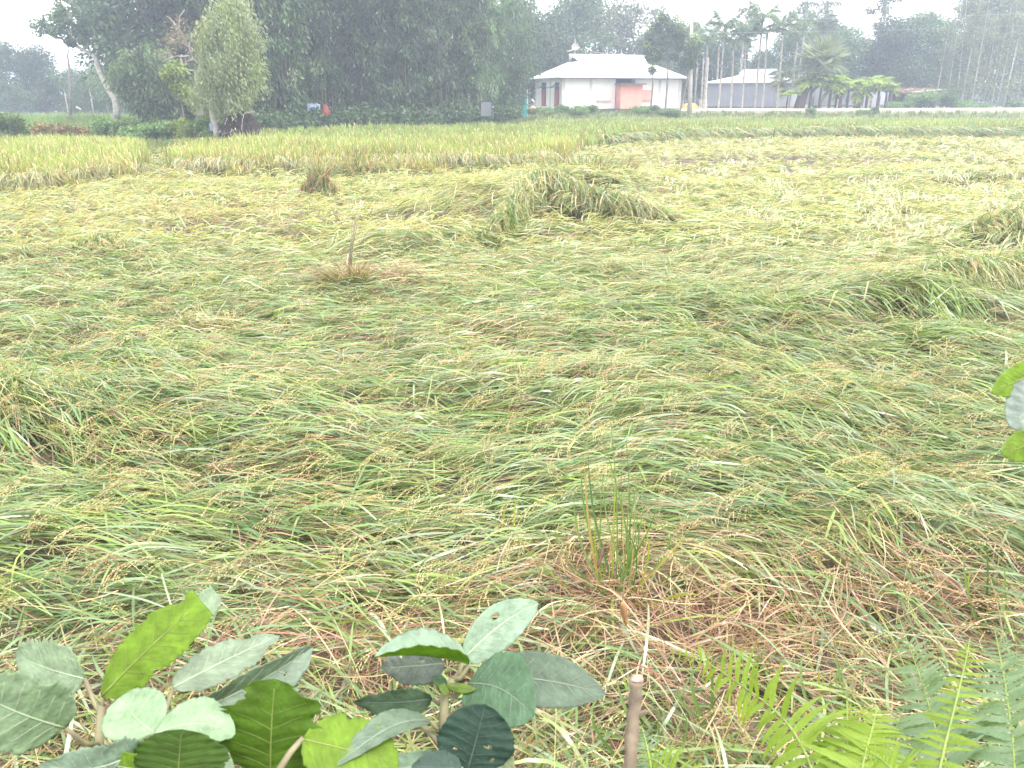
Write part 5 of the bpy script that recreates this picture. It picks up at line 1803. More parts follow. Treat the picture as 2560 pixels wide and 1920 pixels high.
GC = 'clumps of rice left standing above the flattened crop'
K_ = K
def rice_wave(name, label, pts, n, depth, seed, dryp, group, npan, wl=.007, leanx=.1, front=.35, z=.1, pal=None):
    """a swept-over ridge of rice: stems rise behind the crest and hang down in front of it; pts are (u, v, crest height)"""
    r = np.random.default_rng(seed)
    G_ = np.array([atz(a * K, b_ * K, z) for (a, b_, c) in pts])
    hs = np.array([c for (_, _, c) in pts])
    c0 = G_.mean(0)
    gz = float(ground_h(c0[:1], c0[1:2])[0])
    t = thing(name, label, 'rice clump', (c0[0], c0[1], gz), 0, group)
    f = r.uniform(0, len(pts) - 1, n)
    ix = np.arange(len(pts))
    P = np.stack([np.interp(f, ix, G_[:, k]) for k in range(2)], 1) - c0[:2]
    h = np.interp(f, ix, hs) * r.uniform(.62, 1.12, n)
    lx = leanx * r.normal(1, .8, n)
    B = np.stack([P[:, 0] - lx * .8 + r.normal(0, .06, n), P[:, 1] + depth * r.uniform(.05, 1.0, n), np.full(n, .03)], 1)
    A_ = np.stack([P[:, 0] + r.normal(0, .05, n), P[:, 1] + r.normal(.02, .07, n), h], 1)
    T = np.stack([P[:, 0] + lx * 1.3 + r.normal(0, .10, n), P[:, 1] - front * r.uniform(.3, 1.25, n) * np.clip(h / .4, .5, 1.3), h * r.uniform(.10, .85, n)], 1)
    up = r.random(n) < .14
    T[up] = A_[up] + np.stack([r.normal(0, .14, up.sum()), r.normal(0, .10, up.sum()), r.uniform(.05, .20, up.sum())], 1)
    Cc_ = 2 * A_ - .5 * (B + T)
    s = np.linspace(0, 1, 8)
    S1, S2, S3 = ((1 - s) ** 2)[None, :, None], (2 * s * (1 - s))[None, :, None], (s ** 2)[None, :, None]
    X = B[:, None] * S1 + Cc_[:, None] * S2 + T[:, None] * S3
    X[:, :, 2] = np.maximum(X[:, :, 2], .02)
    ph_ = r.uniform(0, math.pi, n)
    A = np.stack([np.cos(ph_), np.sin(ph_), .3 * np.sin(3 * ph_)], -1)[:, None] * np.ones((1, 8, 1))
    W = (wl * r.uniform(.5, 1.15, n))[:, None] * np.array([.6, .85, 1, 1, .95, .8, .5, .05])[None]
    g0 = pick(GREENS if pal is None else pal, n, r)
    dd = r.random(n) < dryp
    c = np.where(dd[:, None], pick(EARS_FAR * .8, n, r), g0)
    V, Q, C = ribbons(X, W, A, np.repeat(c[:, None], 8, 1))
    o = link('blades', mesh_np('blades', V, Q, C, False, [M_RICE]), t)
    o['kind'] = 'stuff'
    if npan:
        k = r.integers(0, n, npan)
        s4 = np.linspace(0, 1, 6)
        p0 = X[k, 5]
        d0 = X[k, 7] - X[k, 5]
        d0[:, 2] = 0
        Lp = r.uniform(.15, .24, npan)
        d0 = d0 / (np.linalg.norm(d0, axis=1, keepdims=True) + 1e-6) * Lp[:, None]
        ctr = p0[:, None] + d0[:, None] * (.6 * s4)[None, :, None]
        ctr[:, :, 2] += Lp[:, None] * (.25 * s4 - 1.0 * s4 ** 2)[None]
        ctr[:, :, 2] = np.maximum(ctr[:, :, 2], .02)
        ctr = np.repeat(ctr.reshape(-1, 3), 6, 0)
        ctr = ctr + r.normal(0, .010, ctr.shape)
        m_ = len(ctr)
        V, Q, C = leaf_cloud(r, ctr, np.stack([r.normal(0, .4, m_), r.normal(-.1, .4, m_), -1 + 0 * np.zeros(m_)], 1), .024 * wl / .007, .17, np.repeat(pick(GRAIN * 1.1, npan, r), 36, 0))
        o = link('ears', mesh_np('ears', V, Q, C, False, [M_RICE]), t)
        o['kind'] = 'stuff'
    return t


rice_wave('rice_clump', 'tall crest of swept rice in the middle of the field, dark underneath', [(1125, 470, .50), (1165, 466, .84), (1215, 468, .74), (1275, 472, .56)], 1000, .9, 702, .35, GC, 190, .0085, .12, .40)
rice_wave('rice_clump', 'long low crest of swept rice trailing right from the tall crest', [(1265, 474, .60), (1330, 480, .54), (1390, 483, .42), (1450, 485, .22)], 700, .7, 703, .3, GC, 160, .0085, .25, .45)
rice_wave('rice_clump', 'crest of swept rice curving down left from the tall crest', [(1150, 474, .72), (1115, 495, .62), (1085, 514, .46), (1060, 522, .30)], 700, .5, 704, .35, GC, 170, .0085, -.12, .35)
rice_wave('rice_clump', 'low fringe of drooping rice running left below the tall crest', [(1050, 528, .30), (980, 538, .24), (900, 542, .20), (830, 545, .22), (745, 545, .26)], 700, .4, 717, .35, GC, 150, .0075, .05, .30)
rice_wave('rice_clump', 'big drooping crest with long hanging ears on the right side', [(1930, 650, .22), (2000, 648, .38), (2060, 645, .50), (2120, 645, .48), (2200, 640, .50), (2260, 640, .5)], 1150, .6, 706, .3, GC, 230, .0065, .05, .42)
rice_wave('rice_clump', 'upright crest of rice at the right edge above the drooping one', [(2090, 525, .25), (2130, 522, .48), (2200, 520, .58), (2280, 520, .55)], 420, .7, 708, .35, GC, 150, .0075, .10, .35)
rice_wave('rice_clump', 'broad crest at the left edge of the near field with a dark hollow below', [(-60, 905, .34), (20, 905, .36), (100, 900, .33), (190, 900, .27), (290, 905, .18), (380, 915, .10)], 900, .45, 709, .25, GC, 110, .0052, .22, .28)
rice_wave('rice_clump', 'small low crest at the left in the pale part of the field', [(140, 556, .18), (190, 552, .30), (240, 552, .34), (300, 556, .20)], 480, .5, 711, .3, GC, 90, .008, .12, .30)
rice_wave('rice_clump', 'low green crest in the right middle of the field, ears hanging', [(1520, 668, .10), (1590, 664, .20), (1660, 664, .22), (1740, 670, .14)], 460, .35, 718, .15, GC, 80, .0065, .15, .25)
rice_wave('rice_clump', 'curved green crest below the big drooping one at the right', [(2000, 742, .14), (2050, 735, .26), (2110, 740, .24), (2180, 750, .12)], 420, .35, 715, .08, GC, 50, .0065, .2, .25)
rice_wave('rice_clump', 'half-fallen tan rice along the foot of the left standing patch', [(-60, 425, .45), (60, 418, .48), (150, 405, .44), (240, 390, .48), (320, 378, .35)], 1100, 1.6, 731, .6, GC, 240, .011, .15, .7, z=.05)
rice_wave('rice_clump', 'half-fallen tan rice along the foot of the middle strip, left part', [(385, 372, .4), (450, 374, .5), (540, 376, .45), (640, 374, .5), (730, 368, .4)], 1000, 1.8, 732, .6, GC, 220, .012, .1, .8, z=.05)
rice_wave('rice_clump', 'half-fallen rice along the foot of the middle strip, behind the middle crest', [(800, 366, .45), (900, 368, .5), (1000, 366, .5), (1100, 362, .45), (1190, 350, .4)], 1000, 1.8, 733, .55, GC, 200, .012, .1, .8, z=.05)
rice_wave('rice_clump', 'long ragged green edge of fallen rice toward the far right', [(1300, 315, .5), (1450, 305, .6), (1650, 300, .6), (1850, 298, .65), (2050, 299, .6), (2240, 300, .6)], 1300, 3.0, 734, .2, GC, 120, .026, .3, 1.2, z=.05)
rice_wave('rice_clump', 'low brownish crest at the left, far below the small pale one', [(360, 712, .10), (430, 705, .17), (500, 705, .15), (560, 712, .08)], 360, .3, 719, .6, GC, 60, .006, .15, .2)

rice_clump('rice_clump', 'small pointed rice clump with dark base standing alone before the standing strip', 690 * K, 424 * K, .95, .95, 480, (.02, .02), 701, .55, GC, 60, .12, .010, spread=-.42)
rice_clump('rice_clump', 'wide tan rice clump between the middle clump and the standing strip', 1260 * K, 395 * K, 2.3, .95, 900, (.05, -.1), 705, .4, GC, 150, .5, .011, spread=.4)
rice_clump('rice_clump', 'wide low rice clump far right, below the dark edge of the standing strip', 1970 * K, 310 * K, 2.4, .55, 480, (-.05, -.1), 712, .25, GC, 60, .45, .02, spread=.4)
rice_clump('rice_clump', 'low dark green rice clump at the far right edge', 2120 * K, 385 * K, 3.0, .38, 460, (.1, -.2), 713, .05, GC, 0, .6, .016, spread=.5)
rice_clump('rice_clump', 'tan rice clump leaning out of the standing strip', 760 * K, 380 * K, 1.8, .75, 480, (.0, -.2), 714, .4, GC, 110, .55, .011, spread=.5)

# tied stubble with a pair of tall dry stalks
sc = rice_clump('rice_stubble', 'heap of reddish stubble around a pair of tall dry stalks', 755 * K, 618 * K, .40, .40, 480, (-.35, -.15), 716, .55, None, 6, .30, .0048, spread=.6, pal=np.concatenate([STRAWS * .75, GREENS]))
p0 = atz(750 * K, 612 * K, .1)
o0 = np.array(sc.location)
for (du, u1, v1, rd) in [(0, 772, 452, .011), (4, 776, 462, .007), (-2, 762, 480, .006)]:
    Geo().tube([p0 - o0 + np.array([du * .004, 0, -.1]), at((751 + (u1 - 751) * .5 - 2) * K, (612 + v1) / 2 * K, p0[1]) - o0, at(u1 * K, v1 * K, p0[1]) - o0], [rd * 1.1, rd, rd * .8], 5).build('stalk', M_STEM, sc, True)
Geo().tube([p0 - o0 + np.array([0, 0, -.05]), at(749 * K, 575 * K, p0[1]) - o0, at(752 * K, 548 * K, p0[1]) - o0], [.019, .016, .009], 6).build('sheath', M_STRAW_PALE, sc, True)


# tall grass tuft in the near field, each blade its own part
def blade_mesh(P, w, c0, c1, across):
    P = np.array(P)
    n = len(P)
    s = np.linspace(0, 1, n)
    W = w * np.clip(np.minimum(.55 + 1.5 * s, 1) * (1 - s ** 3), .03, 1)
    t_ = np.gradient(P, axis=0)
    t_ /= np.linalg.norm(t_, axis=1, keepdims=True)
    A = np.cross(t_, across)
    A /= np.linalg.norm(A, axis=1, keepdims=True)
    nrm = np.cross(A, t_)
    C = np.array(c0) * (1 - s[:, None]) + np.array(c1) * s[:, None]
    V1, Q1, C1 = ribbons(P[None] + nrm[None] * w * .25, W[None], A[None], C[None])
    # a shallow gutter: left and right halves tilt up from the midrib
    Vm = P
    V = np.concatenate([P - A * W[:, None] + nrm * W[:, None] * .35, Vm, P + A * W[:, None] + nrm * W[:, None] * .35])
    q = []
    for i in range(n - 1):
        q.append((i, n + i, n + i + 1, i + 1))
        q.append((n + i, 2 * n + i, 2 * n + i + 1, n + i + 1))
    return mesh_np('blade', V, np.array(q), np.concatenate([C, C, C]), True, [M_WEED])


def upright_tuft(name, label, u0, v0, blades, seed, z=.05):
    r = np.random.default_rng(seed)
    p = atz(u0 * K, v0 * K, z)
    t = thing(name, label, 'grass tuft', p)
    if name == 'grass_tuft' and len(blades) > 15:
        for i in range(14):
            a = r.normal(0, 1)
            blades = blades + [(u0 - 8 + 125 * a, v0 - r.uniform(90, 360) + 45 * abs(a), r.uniform(-.25, .25), .03 * a + r.normal(0, .03), r.uniform(.0022, .0055), 'gglyds'[r.integers(0, 6)])]
    for (u1, v1, dY, bend, w, col) in blades:
        e = at(u1 * K, v1 * K, p[1] + dY) - p
        s = np.linspace(0, 1, 9)
        b0 = np.array([r.normal(0, .05), r.normal(0, .05), -.06])
        P = b0 + (e - b0) * s[:, None] + np.array([bend, 0, abs(bend) * .6])[None] * np.sin(math.pi * s)[:, None]
        c = {'g': (.11, .19, .05), 'y': (.24, .28, .05), 'd': (.07, .14, .05), 's': (.36, .28, .12), 'l': (.17, .24, .10)}[col]
        c1 = np.array(c) * (1.0 if col != 'y' else 1.15)
        link('blade', blade_mesh(P, w, np.array(c) * 1.05, c1, np.array([r.normal(0, .3), -1, .2])), t)
    return t


upright_tuft('grass_tuft', 'tall green grass tuft standing over the patch of brown straw', 1335, 1290,
             [(1290, 915, .05, .03, .004, 'g'), (1270, 965, .10, -.04, .0055, 'd'), (1315, 880, .12, .02, .0035, 'g'), (1255, 1000, .0, -.05, .0055, 'g'), (1350, 900, .10, .01, .002, 'd'), (1370, 1010, .1, .03, .004, 'l'), (1392, 1050, .1, .04, .0045, 'g'),
              (1330, 1000, .05, 0, .004, 'y'), (1360, 980, .1, .01, .003, 'g'), (1300, 1040, -.05, -.04, .005, 'l'), (1420, 1090, .0, .05, .005, 'g'), (1240, 1070, -.05, -.06, .005, 'l'), (1390, 1130, -.1, .05, .005, 'y'), (1450, 1140, .0, .08, .006, 'g'),
              (1345, 1080, .0, .0, .003, 's'), (1325, 1120, -.05, -.01, .003, 's'), (1365, 1110, .0, .02, .003, 's'), (1285, 1120, -.05, -.03, .004, 'y'), (1510, 1300, -.3, .10, .006, 'y'), (1200, 1130, 0, -.08, .004, 'l'),
              (1340, 950, .1, .01, .0018, 'd'), (1305, 985, .06, -.01, .003, 'g'), (1380, 1080, .02, .02, .003, 'g')], 721)
upright_tuft('grass_tuft', 'pair of yellow-green blades standing left of the tall grass tuft', 1085, 1150, [(1112, 1062, .05, .01, .0055, 'y'), (1095, 1075, .02, -.01, .005, 'y'), (1070, 1090, 0, -.02, .003, 'g')], 722, .12)
upright_tuft('grass_tuft', 'broad green grass blades between the tall tuft and the ferns', 1560, 1570, [(1500, 1420, .05, -.05, .007, 'g'), (1540, 1400, .05, 0, .007, 'g'), (1600, 1410, .02, .03, .006, 'l'), (1640, 1460, .0, .06, .006, 'g'), (1470, 1480, -.05, -.06, .006, 'l'), (1575, 1380, .08, .01, .004, 'y')], 723)
upright_tuft('grass_tuft', 'pale green grass blades rising behind the pale fern fronds', 1790, 1520, [(1740, 1400, .05, -.04, .006, 'l'), (1800, 1390, .05, 0, .006, 'g'), (1830, 1420, .03, .04, .006, 'l'), (1770, 1440, 0, -.02, .005, 'y'), (1860, 1460, 0, .05, .006, 'g')], 724)
upright_tuft('grass_tuft', 'thin green grass blades at the right edge over the brown straw', 2120, 1330, [(2080, 1180, .05, -.03, .005, 'g'), (2130, 1160, .05, .01, .005, 'd'), (2165, 1210, .05, .03, .006, 'g'), (2100, 1210, .0, -.02, .004, 'y'), (2180, 1260, 0, .04, .005, 'g')], 725)
upright_tuft('grass_tuft', 'green grass blades beside the cut stick at the bottom', 1440, 1640, [(1300, 1500, .1, -.10, .006, 'g'), (1330, 1450, .1, -.04, .006, 'l'), (1420, 1530, .0, .0, .005, 'g'), (1480, 1540, .0, .03, .006, 'g'), (1240, 1570, .0, -.1, .006, 'l')], 726)
# fallen ear of rice hanging over the brown patch
def ear(name, label, pts, n, seed, col):
    r = np.random.default_rng(seed)
    P = np.array(pts)
    t = thing(name, label, 'rice ear', P[0])
    Geo().tube(P - P[0], [.0022, .002, .0018, .0014, .001][:len(P)], 5).build('stalk', M_STEM, t, True)
    f = r.uniform(.42, 1.0, n) * (len(P) - 1)
    ctr = np.stack([np.interp(f, np.arange(len(P)), P[:, k]) for k in range(3)], 1) + r.normal(0, .007, (n, 3))
    V, Q, C = leaf_cloud(r, ctr - P[0], np.stack([r.normal(.3, .4, n), r.normal(0, .4, n), -1 + 0 * np.zeros(n)], 1), .0115, .2, np.array(col) * r.uniform(.8, 1.2, (n, 1)))
    V2, Q2, C2 = leaf_cloud(r, ctr - P[0], np.stack([r.normal(.3, .4, n), r.normal(0, .4, n), -1 + 0 * np.zeros(n)], 1), .0115, .2, np.array(col) * r.uniform(.8, 1.2, (n, 1)))
    V, Q, C = merge([(V, Q, C), (V2, Q2, C2)])
    o = link('grain', mesh_np('grain', V, Q, C, False, [M_RICE]), t)
    o['kind'] = 'stuff'


ear('rice_ear', 'pale drooping rice ear on a long stem over the brown patch', [atz(1330 * K, 1430 * K, .05), at(1350 * K, 1250 * K, 2.75), at(1440 * K, 1190 * K, 2.75), at(1475 * K, 1230 * K, 2.72), at(1490 * K, 1300 * K, 2.70)], 130, 731, (.52, .42, .28))
ear('rice_ear', 'pale drooping rice ear close to the ferns at the bottom', [atz(1540 * K, 1520 * K, .1), at(1570 * K, 1480 * K, 2.0), at(1590 * K, 1510 * K, 2.0), at(1605 * K, 1560 * K, 1.98), at(1612 * K, 1600 * K, 1.97)], 90, 732, (.48, .36, .22))


# curled dead leaves caught in the straw
def curled(name, label, u, v, Y, ln, w, m, ang, seed):
    p = at(u * K, v * K, Y)
    V, Fs = [], []
    ns, nk = 8, 7
    for i in range(ns):
        s = i / (ns - 1)
        rad_ = w * math.sin(math.pi * min(.97, .06 + s * .9)) ** .8
        for k in range(nk):
            a = 2 * math.pi * k / (nk) * .86
            V.append((rad_ * math.cos(a), rad_ * .7 * math.sin(a), -ln * s + .01 * math.sin(4 * s)))
    for i in range(ns - 1):
        for k in range(nk - 1):
            Fs.append((i * nk + k, i * nk + k + 1, (i + 1) * nk + k + 1, (i + 1) * nk + k))
    o = Geo().add(V, Fs).build(name, m, None, True)
    md = o.modifiers.new('thickness', 'SOLIDIFY')
    md.thickness = .0012
    o.location = tuple(p)
    o.rotation_euler = (0, ang, seed)
    tag(o, label, 'leaf')


curled('dead_leaf', 'dark brown curled dead leaf hanging in the grass tuft', 1303, 1182, 2.95, .085, .011, M_DRYLEAF, .5, 1)
curled('dead_leaf', 'yellow-brown curled leaf lying above the cut stick', 1345, 1300, 2.35, .075, .014, M_YELLOWLEAF, .35, 2)


# ------------------------------------------------------------------ broad-leaved weeds close to the camera
def leaf_blade(parent, base, tip, W, roll, arch=.0, fold=.15, seed=0, top=(.22, .30, .235), under=(.16, .26, .045), shape='ovate', holes=(), bites=(), serr=.05, wave=.05, sidebend=0.0, veincol=None):
    """a real leaf between two points: thin solid, own upper and lower surface, veins as a part"""
    W = W * .70
    serr = serr * 1.7 if seed < 840 else serr * 1.2
    r = np.random.default_rng(seed)
    base, tip = np.array(base, float), np.array(tip, float)
    ax = tip - base
    L = np.linalg.norm(ax)
    ax /= L
    view = base - np.array([0, 0, HC])
    view /= np.linalg.norm(view)
    n0 = -view - ax * np.dot(-view, ax)
    n0 /= np.linalg.norm(n0)
    a0 = np.cross(ax, n0)
    cr, sr = math.cos(math.radians(roll)), math.sin(math.radians(roll))
    nrm = n0 * cr + a0 * sr                     # upper side normal
    acr = np.cross(ax, nrm)
    NS_, NT = 34, 18
    s = np.linspace(0, 1, NS_)
    t = np.linspace(-1, 1, NT + 1)
    if shape == 'ovate':
        wp = (s ** .5) * (1 - s) ** .75 * 1.72 + .10 * np.sin(math.pi * s)
    elif shape == 'round':
        wp = np.sin(math.pi * np.clip(s, 0, 1) ** .9) ** .55
    else:                                       # cut-off tip, eaten
        wp = np.sin(math.pi * np.clip(s * .80, 0, 1) ** .85) ** .7
    wp = np.clip(wp, .012, 1)
    ed = [1 + serr * r.normal(0, 1, NS_) * .5 + serr * ((np.arange(NS_) % 2) - .5) for _ in range(2)]
    if roll >= 100:
        wave *= .4
    for (sd, s0, ds, dep) in bites:
        k = 0 if sd < 0 else 1
        ed[k] = ed[k] * (1 - dep * np.exp(-.5 * ((s - s0) / ds) ** 2))
    wl = np.where(t[None] < 0, (wp * ed[0])[:, None], (wp * ed[1])[:, None]) * t[None] * W * .5
    ctr = base + ax * (L * s)[:, None] + nrm * (arch * L * np.sin(math.pi * s))[:, None] + acr * (sidebend * L * np.sin(math.pi * s))[:, None]
    lift = fold * np.abs(wl) + wave * W * .5 * np.sin(s[:, None] * 14 + np.sign(t)[None] * 1.1) * (np.abs(t)[None] ** 2) + .012 * W * np.cos(s[:, None] * 46 - np.abs(t)[None] * 4) * np.abs(t)[None]
    P = ctr[:, None, :] + acr * wl[..., None] + nrm * lift[..., None]
    P = P.reshape(-1, 3)
    nt = NT + 1
    q = []
    for i in range(NS_ - 1):
        for j in range(NT):
            sc_, tc_ = (s[i] + s[i + 1]) / 2, (t[j] + t[j + 1]) / 2
            if any(((sc_ - hs) / hr) ** 2 + ((tc_ - ht) / (hr * 2.2)) ** 2 < 1 for (hs, ht, hr) in holes):
                continue
            q.append((i * nt + j, i * nt + j + 1, (i + 1) * nt + j + 1, (i + 1) * nt + j))
    q = np.array(q)
    th = .0007
    nv = len(P)
    V = np.concatenate([P, P - nrm * th])
    # edges of the sheet
    from collections import Counter
    ec = Counter()
    for f in q:
        for a, b_ in zip(f, np.roll(f, -1)):
            ec[(min(a, b_), max(a, b_))] += 1
    rim = []
    for f in q:
        for a, b_ in zip(f, np.roll(f, -1)):
            if ec[(min(a, b_), max(a, b_))] == 1:
                rim.append((b_, a, a + nv, b_ + nv))
    Q = np.concatenate([q, q[:, ::-1] + nv, np.array(rim)])
    mi = np.concatenate([np.zeros(len(q)), np.ones(len(q)), np.ones(len(rim))])
    ctop, cund = np.array(top), np.array(under)
    sg, tg = np.repeat(s, nt), np.tile(t, NS_)
    blot = (1 + .10 * np.sin(sg * 9 + seed) * np.cos(tg * 5 + seed) + .05 * r.normal(0, 1, nv))[:, None]
    # lighter narrow bands along the side veins
    vb = np.abs(((sg * 7 + np.abs(tg) * 1.6 * -1) % 1.0) - .5)
    vein_tint = (1 + .13 * (vb > .42))[:, None]
    C = np.concatenate([ctop * blot * vein_tint, cund * blot * (2 - vein_tint)])
    me = mesh_np('leaf', V - np.array(parent.location), Q, C, True, [M_LEAF_TOP, M_LEAF_UNDER], mi)
    lf = link('leaf', me, parent)
    # midrib and side veins
    g = Geo()
    o = np.array(parent.location)
    up = nrm * (.0006 if roll < 100 else -.0030)
    mid = ctr + nrm * (.0003 if roll < 100 else -.0010)
    k = list(range(0, NS_ - 2, 3))
    g.tube([mid[i] - o for i in k], list(np.linspace(.0018, .0005, len(k)) * (L / .2)), 5)
    for s0 in (.10, .24, .38, .52, .66, .79):
        for sd in (-1, 1):
            pts = []
            for f in (0, .25, .5, .72):
                ss = min(.985, s0 + .17 * f ** .85)
                i = ss * (NS_ - 1)
                i0 = int(i)
                fr_ = i - i0
                tt = (sd * f * .5 + .5) * NT
                j0 = min(NT - 1, int(tt))
                fj = tt - j0
                Pg = P.reshape(NS_, nt, 3)
                i1 = min(NS_ - 1, i0 + 1)
                pt = (Pg[i0, j0] * (1 - fr_) + Pg[i1, j0] * fr_) * (1 - fj) + (Pg[i0, j0 + 1] * (1 - fr_) + Pg[i1, j0 + 1] * fr_) * fj
                if any(((ss - hs) / (hr * 1.15)) ** 2 + ((sd * f - ht) / (hr * 2.5)) ** 2 < 1 for (hs, ht, hr) in holes) or any(sd * b0 > 0 and abs(ss - bs) < bd * 1.3 and dp > .35 for (b0, bs, bd, dp) in bites):
                    break
                pts.append(pt + up * .4 - o)
            if len(pts) >= 2:
                g.tube(pts, list(np.linspace(.0006, .0003, len(pts)) * (L / .2)), 4)
    bright = sum(top) / 3
    g.build('vein', veincol or (M_VEIN if bright > .19 else M_VEIN_MID if bright > .095 else M_VEIN_DIM), lf, True)
    return lf


def Pz(zone, zx, zy, r_):
    """picture position measured inside an enlarged view, at distance r_ along the line of sight"""
    x0, y0, k = zone
    return atr(x0 + zx / k, y0 + zy / k, r_)


Z1, Z2, Z3, Z4 = (0, 1440, 2.572), (780, 1440, 2.572), (1560, 1440, 2.212), (2300, 880, 5.53)
PALET, BLUET, MINT, DARKT, GREYT = (.235, .31, .215), (.205, .265, .215), (.215, .315, .195), (.065, .12, .075), (.135, .175, .14)
GREENU, LIMEU = (.115, .20, .03), (.17, .26, .04)
M_VEIN_MID = solid('leaf_vein_grey', (0.19, 0.235, 0.18), (0.16, 0.20, 0.15), 40, 0.6)
M_VEIN_DIM = solid('leaf_vein_dim', (0.085, 0.115, 0.10), (0.07, 0.10, 0.085), 40, 0.6)


def stem_to_ground(parent, pts, r0, r1, name='stem'):
    p = np.array(pts[0])
    gx_, gy_ = p[0] + .02, p[1] + .05
    gz_ = float(ground_h(np.array([gx_]), np.array([gy_]))[0]) - .03
    path = [np.array([gx_, gy_, gz_]), np.array([gx_ * .5 + p[0] * .5, gy_ * .5 + p[1] * .5, (gz_ + p[2]) / 2])] + [np.array(q) for q in pts]
    rad_ = list(np.linspace(r0 * 1.2, r1, len(path)))
    Geo().tube([q - np.array(parent.location) for q in path], rad_, 8).build(name, M_STEM, parent, True)


def petiole(parent, a, b_, r_=.0028, sag=.01):
    a, b_ = np.array(a), np.array(b_)
    m_ = (a + b_) / 2 - np.array([0, 0, sag])
    Geo().tube([q - np.array(parent.location) for q in (a, m_, b_)], [r_ * 1.15, r_, r_ * .9], 6).build('petiole', M_STEM, parent, True)


# weed at the left edge
base = Pz(Z1, 640, 1300, 1.15)
w1 = thing('broad_leaved_weed', 'tall weed at the left with one large upright bright green leaf', 'weed', base)
top_ = Pz(Z1, 652, 830, 1.15)
stem_to_ground(w1, [Pz(Z1, 640, 1300, 1.16), Pz(Z1, 640, 1000, 1.155), top_], .006, .0045)
leaf_blade(w1, Pz(Z1, 655, 775, 1.14), Pz(Z1, 1300, 165, 1.10), .098, 158, -.05, .10, 801, top=PALET, under=(.17, .28, .03), shape='eaten', bites=[(1, .86, .05, .35), (-1, .40, .04, .22), (-1, .22, .03, .15)], serr=.05, veincol=M_VEIN_DARK)
leaf_blade(w1, Pz(Z1, 545, 660, 1.18), Pz(Z1, 100, 505, 1.24), .108, -32, .05, .10, 802, top=PALET, under=LIMEU, shape='round', bites=[(-1, .62, .04, .30), (-1, .42, .03, .26), (-1, .25, .03, .22), (1, .7, .05, .2)], serr=.09)
leaf_blade(w1, Pz(Z1, 420, 975, 1.08), Pz(Z1, -260, 700, 1.0), .125, -22, .06, .10, 803, top=(.195, .27, .175), under=LIMEU, shape='round', serr=.05, bites=[(1, .55, .04, .2), (-1, .8, .05, .25)])
leaf_blade(w1, Pz(Z1, 1090, 420, 1.22), Pz(Z1, 1390, 110, 1.25), .062, 20, .0, .1, 804, top=PALET, under=LIMEU, shape='eaten', bites=[(1, .5, .08, .4), (-1, .7, .06, .3)], serr=.08)
petiole(w1, Pz(Z1, 655, 900, 1.15), Pz(Z1, 545, 660, 1.18))
petiole(w1, Pz(Z1, 640, 1090, 1.155), Pz(Z1, 420, 975, 1.08))
petiole(w1, top_, Pz(Z1, 655, 775, 1.14))
petiole(w1, Pz(Z1, 655, 880, 1.15), Pz(Z1, 830, 640, 1.19), .0025)
petiole(w1, Pz(Z1, 830, 640, 1.19), Pz(Z1, 1090, 420, 1.22), .002)

# weed left of the middle
base = Pz(Z1, 1000, 1400, 1.02)
w2 = thing('broad_leaved_weed', 'weed with two cupped mint-green leaves over a big ragged green leaf', 'weed', base)
node = Pz(Z1, 995, 1060, 1.03)
stem_to_ground(w2, [Pz(Z1, 1000, 1420, 1.03), node], .006, .0045)
leaf_blade(w2, Pz(Z1, 990, 1010, 1.02), Pz(Z1, 775, 775, 1.06), .096, 12, .03, .18, 811, top=MINT, under=LIMEU, shape='round', serr=.015, wave=.02, sidebend=-.05)
leaf_blade(w2, Pz(Z1, 985, 1020, 1.01), Pz(Z1, 1515, 1015, .99), .088, -40, .07, .22, 812, top=MINT, under=LIMEU, shape='round', serr=.015, wave=.02, sidebend=-.10)
leaf_blade(w2, Pz(Z1, 1190, 900, 1.05), Pz(Z1, 2010, 455, 1.12), .12, 38, .05, .6, 813, top=BLUET, under=GREENU, holes=[(.36, .40, .018), (.42, .2, .015), (.62, -.1, .018), (.72, .3, .016)], bites=[(1, .58, .04, .3)], serr=.05)
leaf_blade(w2, Pz(Z1, 1740, 1290, 1.03), Pz(Z1, 1770, 660, .97), .205, 166, -.05, .08, 814, top=PALET, under=(.085, .165, .016), shape='round', bites=[(1, .80, .06, .40), (-1, .62, .07, .35), (1, .60, .05, .22), (-1, .9, .05, .4)], serr=.06, veincol=M_VEIN_DARK)
leaf_blade(w2, Pz(Z1, 905, 1115, 1.0), Pz(Z1, 250, 1215, .95), .088, -30, .10, .12, 815, top=(.165, .23, .18), under=LIMEU, holes=[(.26, -.3, .02), (.45, .2, .016)], serr=.04, sidebend=-.06)
leaf_blade(w2, Pz(Z1, 1140, 1330, .98), Pz(Z1, 1170, 985, .96), .135, 165, .0, .1, 816, top=PALET, under=(.055, .11, .018), shape='round', serr=.04, veincol=M_VEIN_DARK)
leaf_blade(w2, Pz(Z1, 1110, 720, 1.12), Pz(Z1, 1800, 385, 1.2), .088, -20, .04, .08, 817, top=(.195, .25, .185), under=LIMEU, shape='ovate', bites=[(-1, .7, .06, .35), (1, .85, .05, .4)], serr=.06)
leaf_blade(w2, Pz(Z1, 1330, 850, 1.10), Pz(Z1, 1930, 730, 1.12), .055, -35, .02, .1, 818, top=PALET, under=LIMEU, shape='ovate', bites=[(-1, .5, .06, .4)], serr=.08)
leaf_blade(w2, Pz(Z1, 960, 1260, 1.0), Pz(Z1, 560, 1200, .97), .05, 150, .04, .1, 819, top=PALET, under=(.15, .26, .02), serr=.03)
leaf_blade(w2, Pz(Z1, 1270, 1100, 1.04), Pz(Z1, 1500, 1260, 1.0), .05, -15, .04, .1, 820, top=PALET, under=LIMEU, serr=.05)
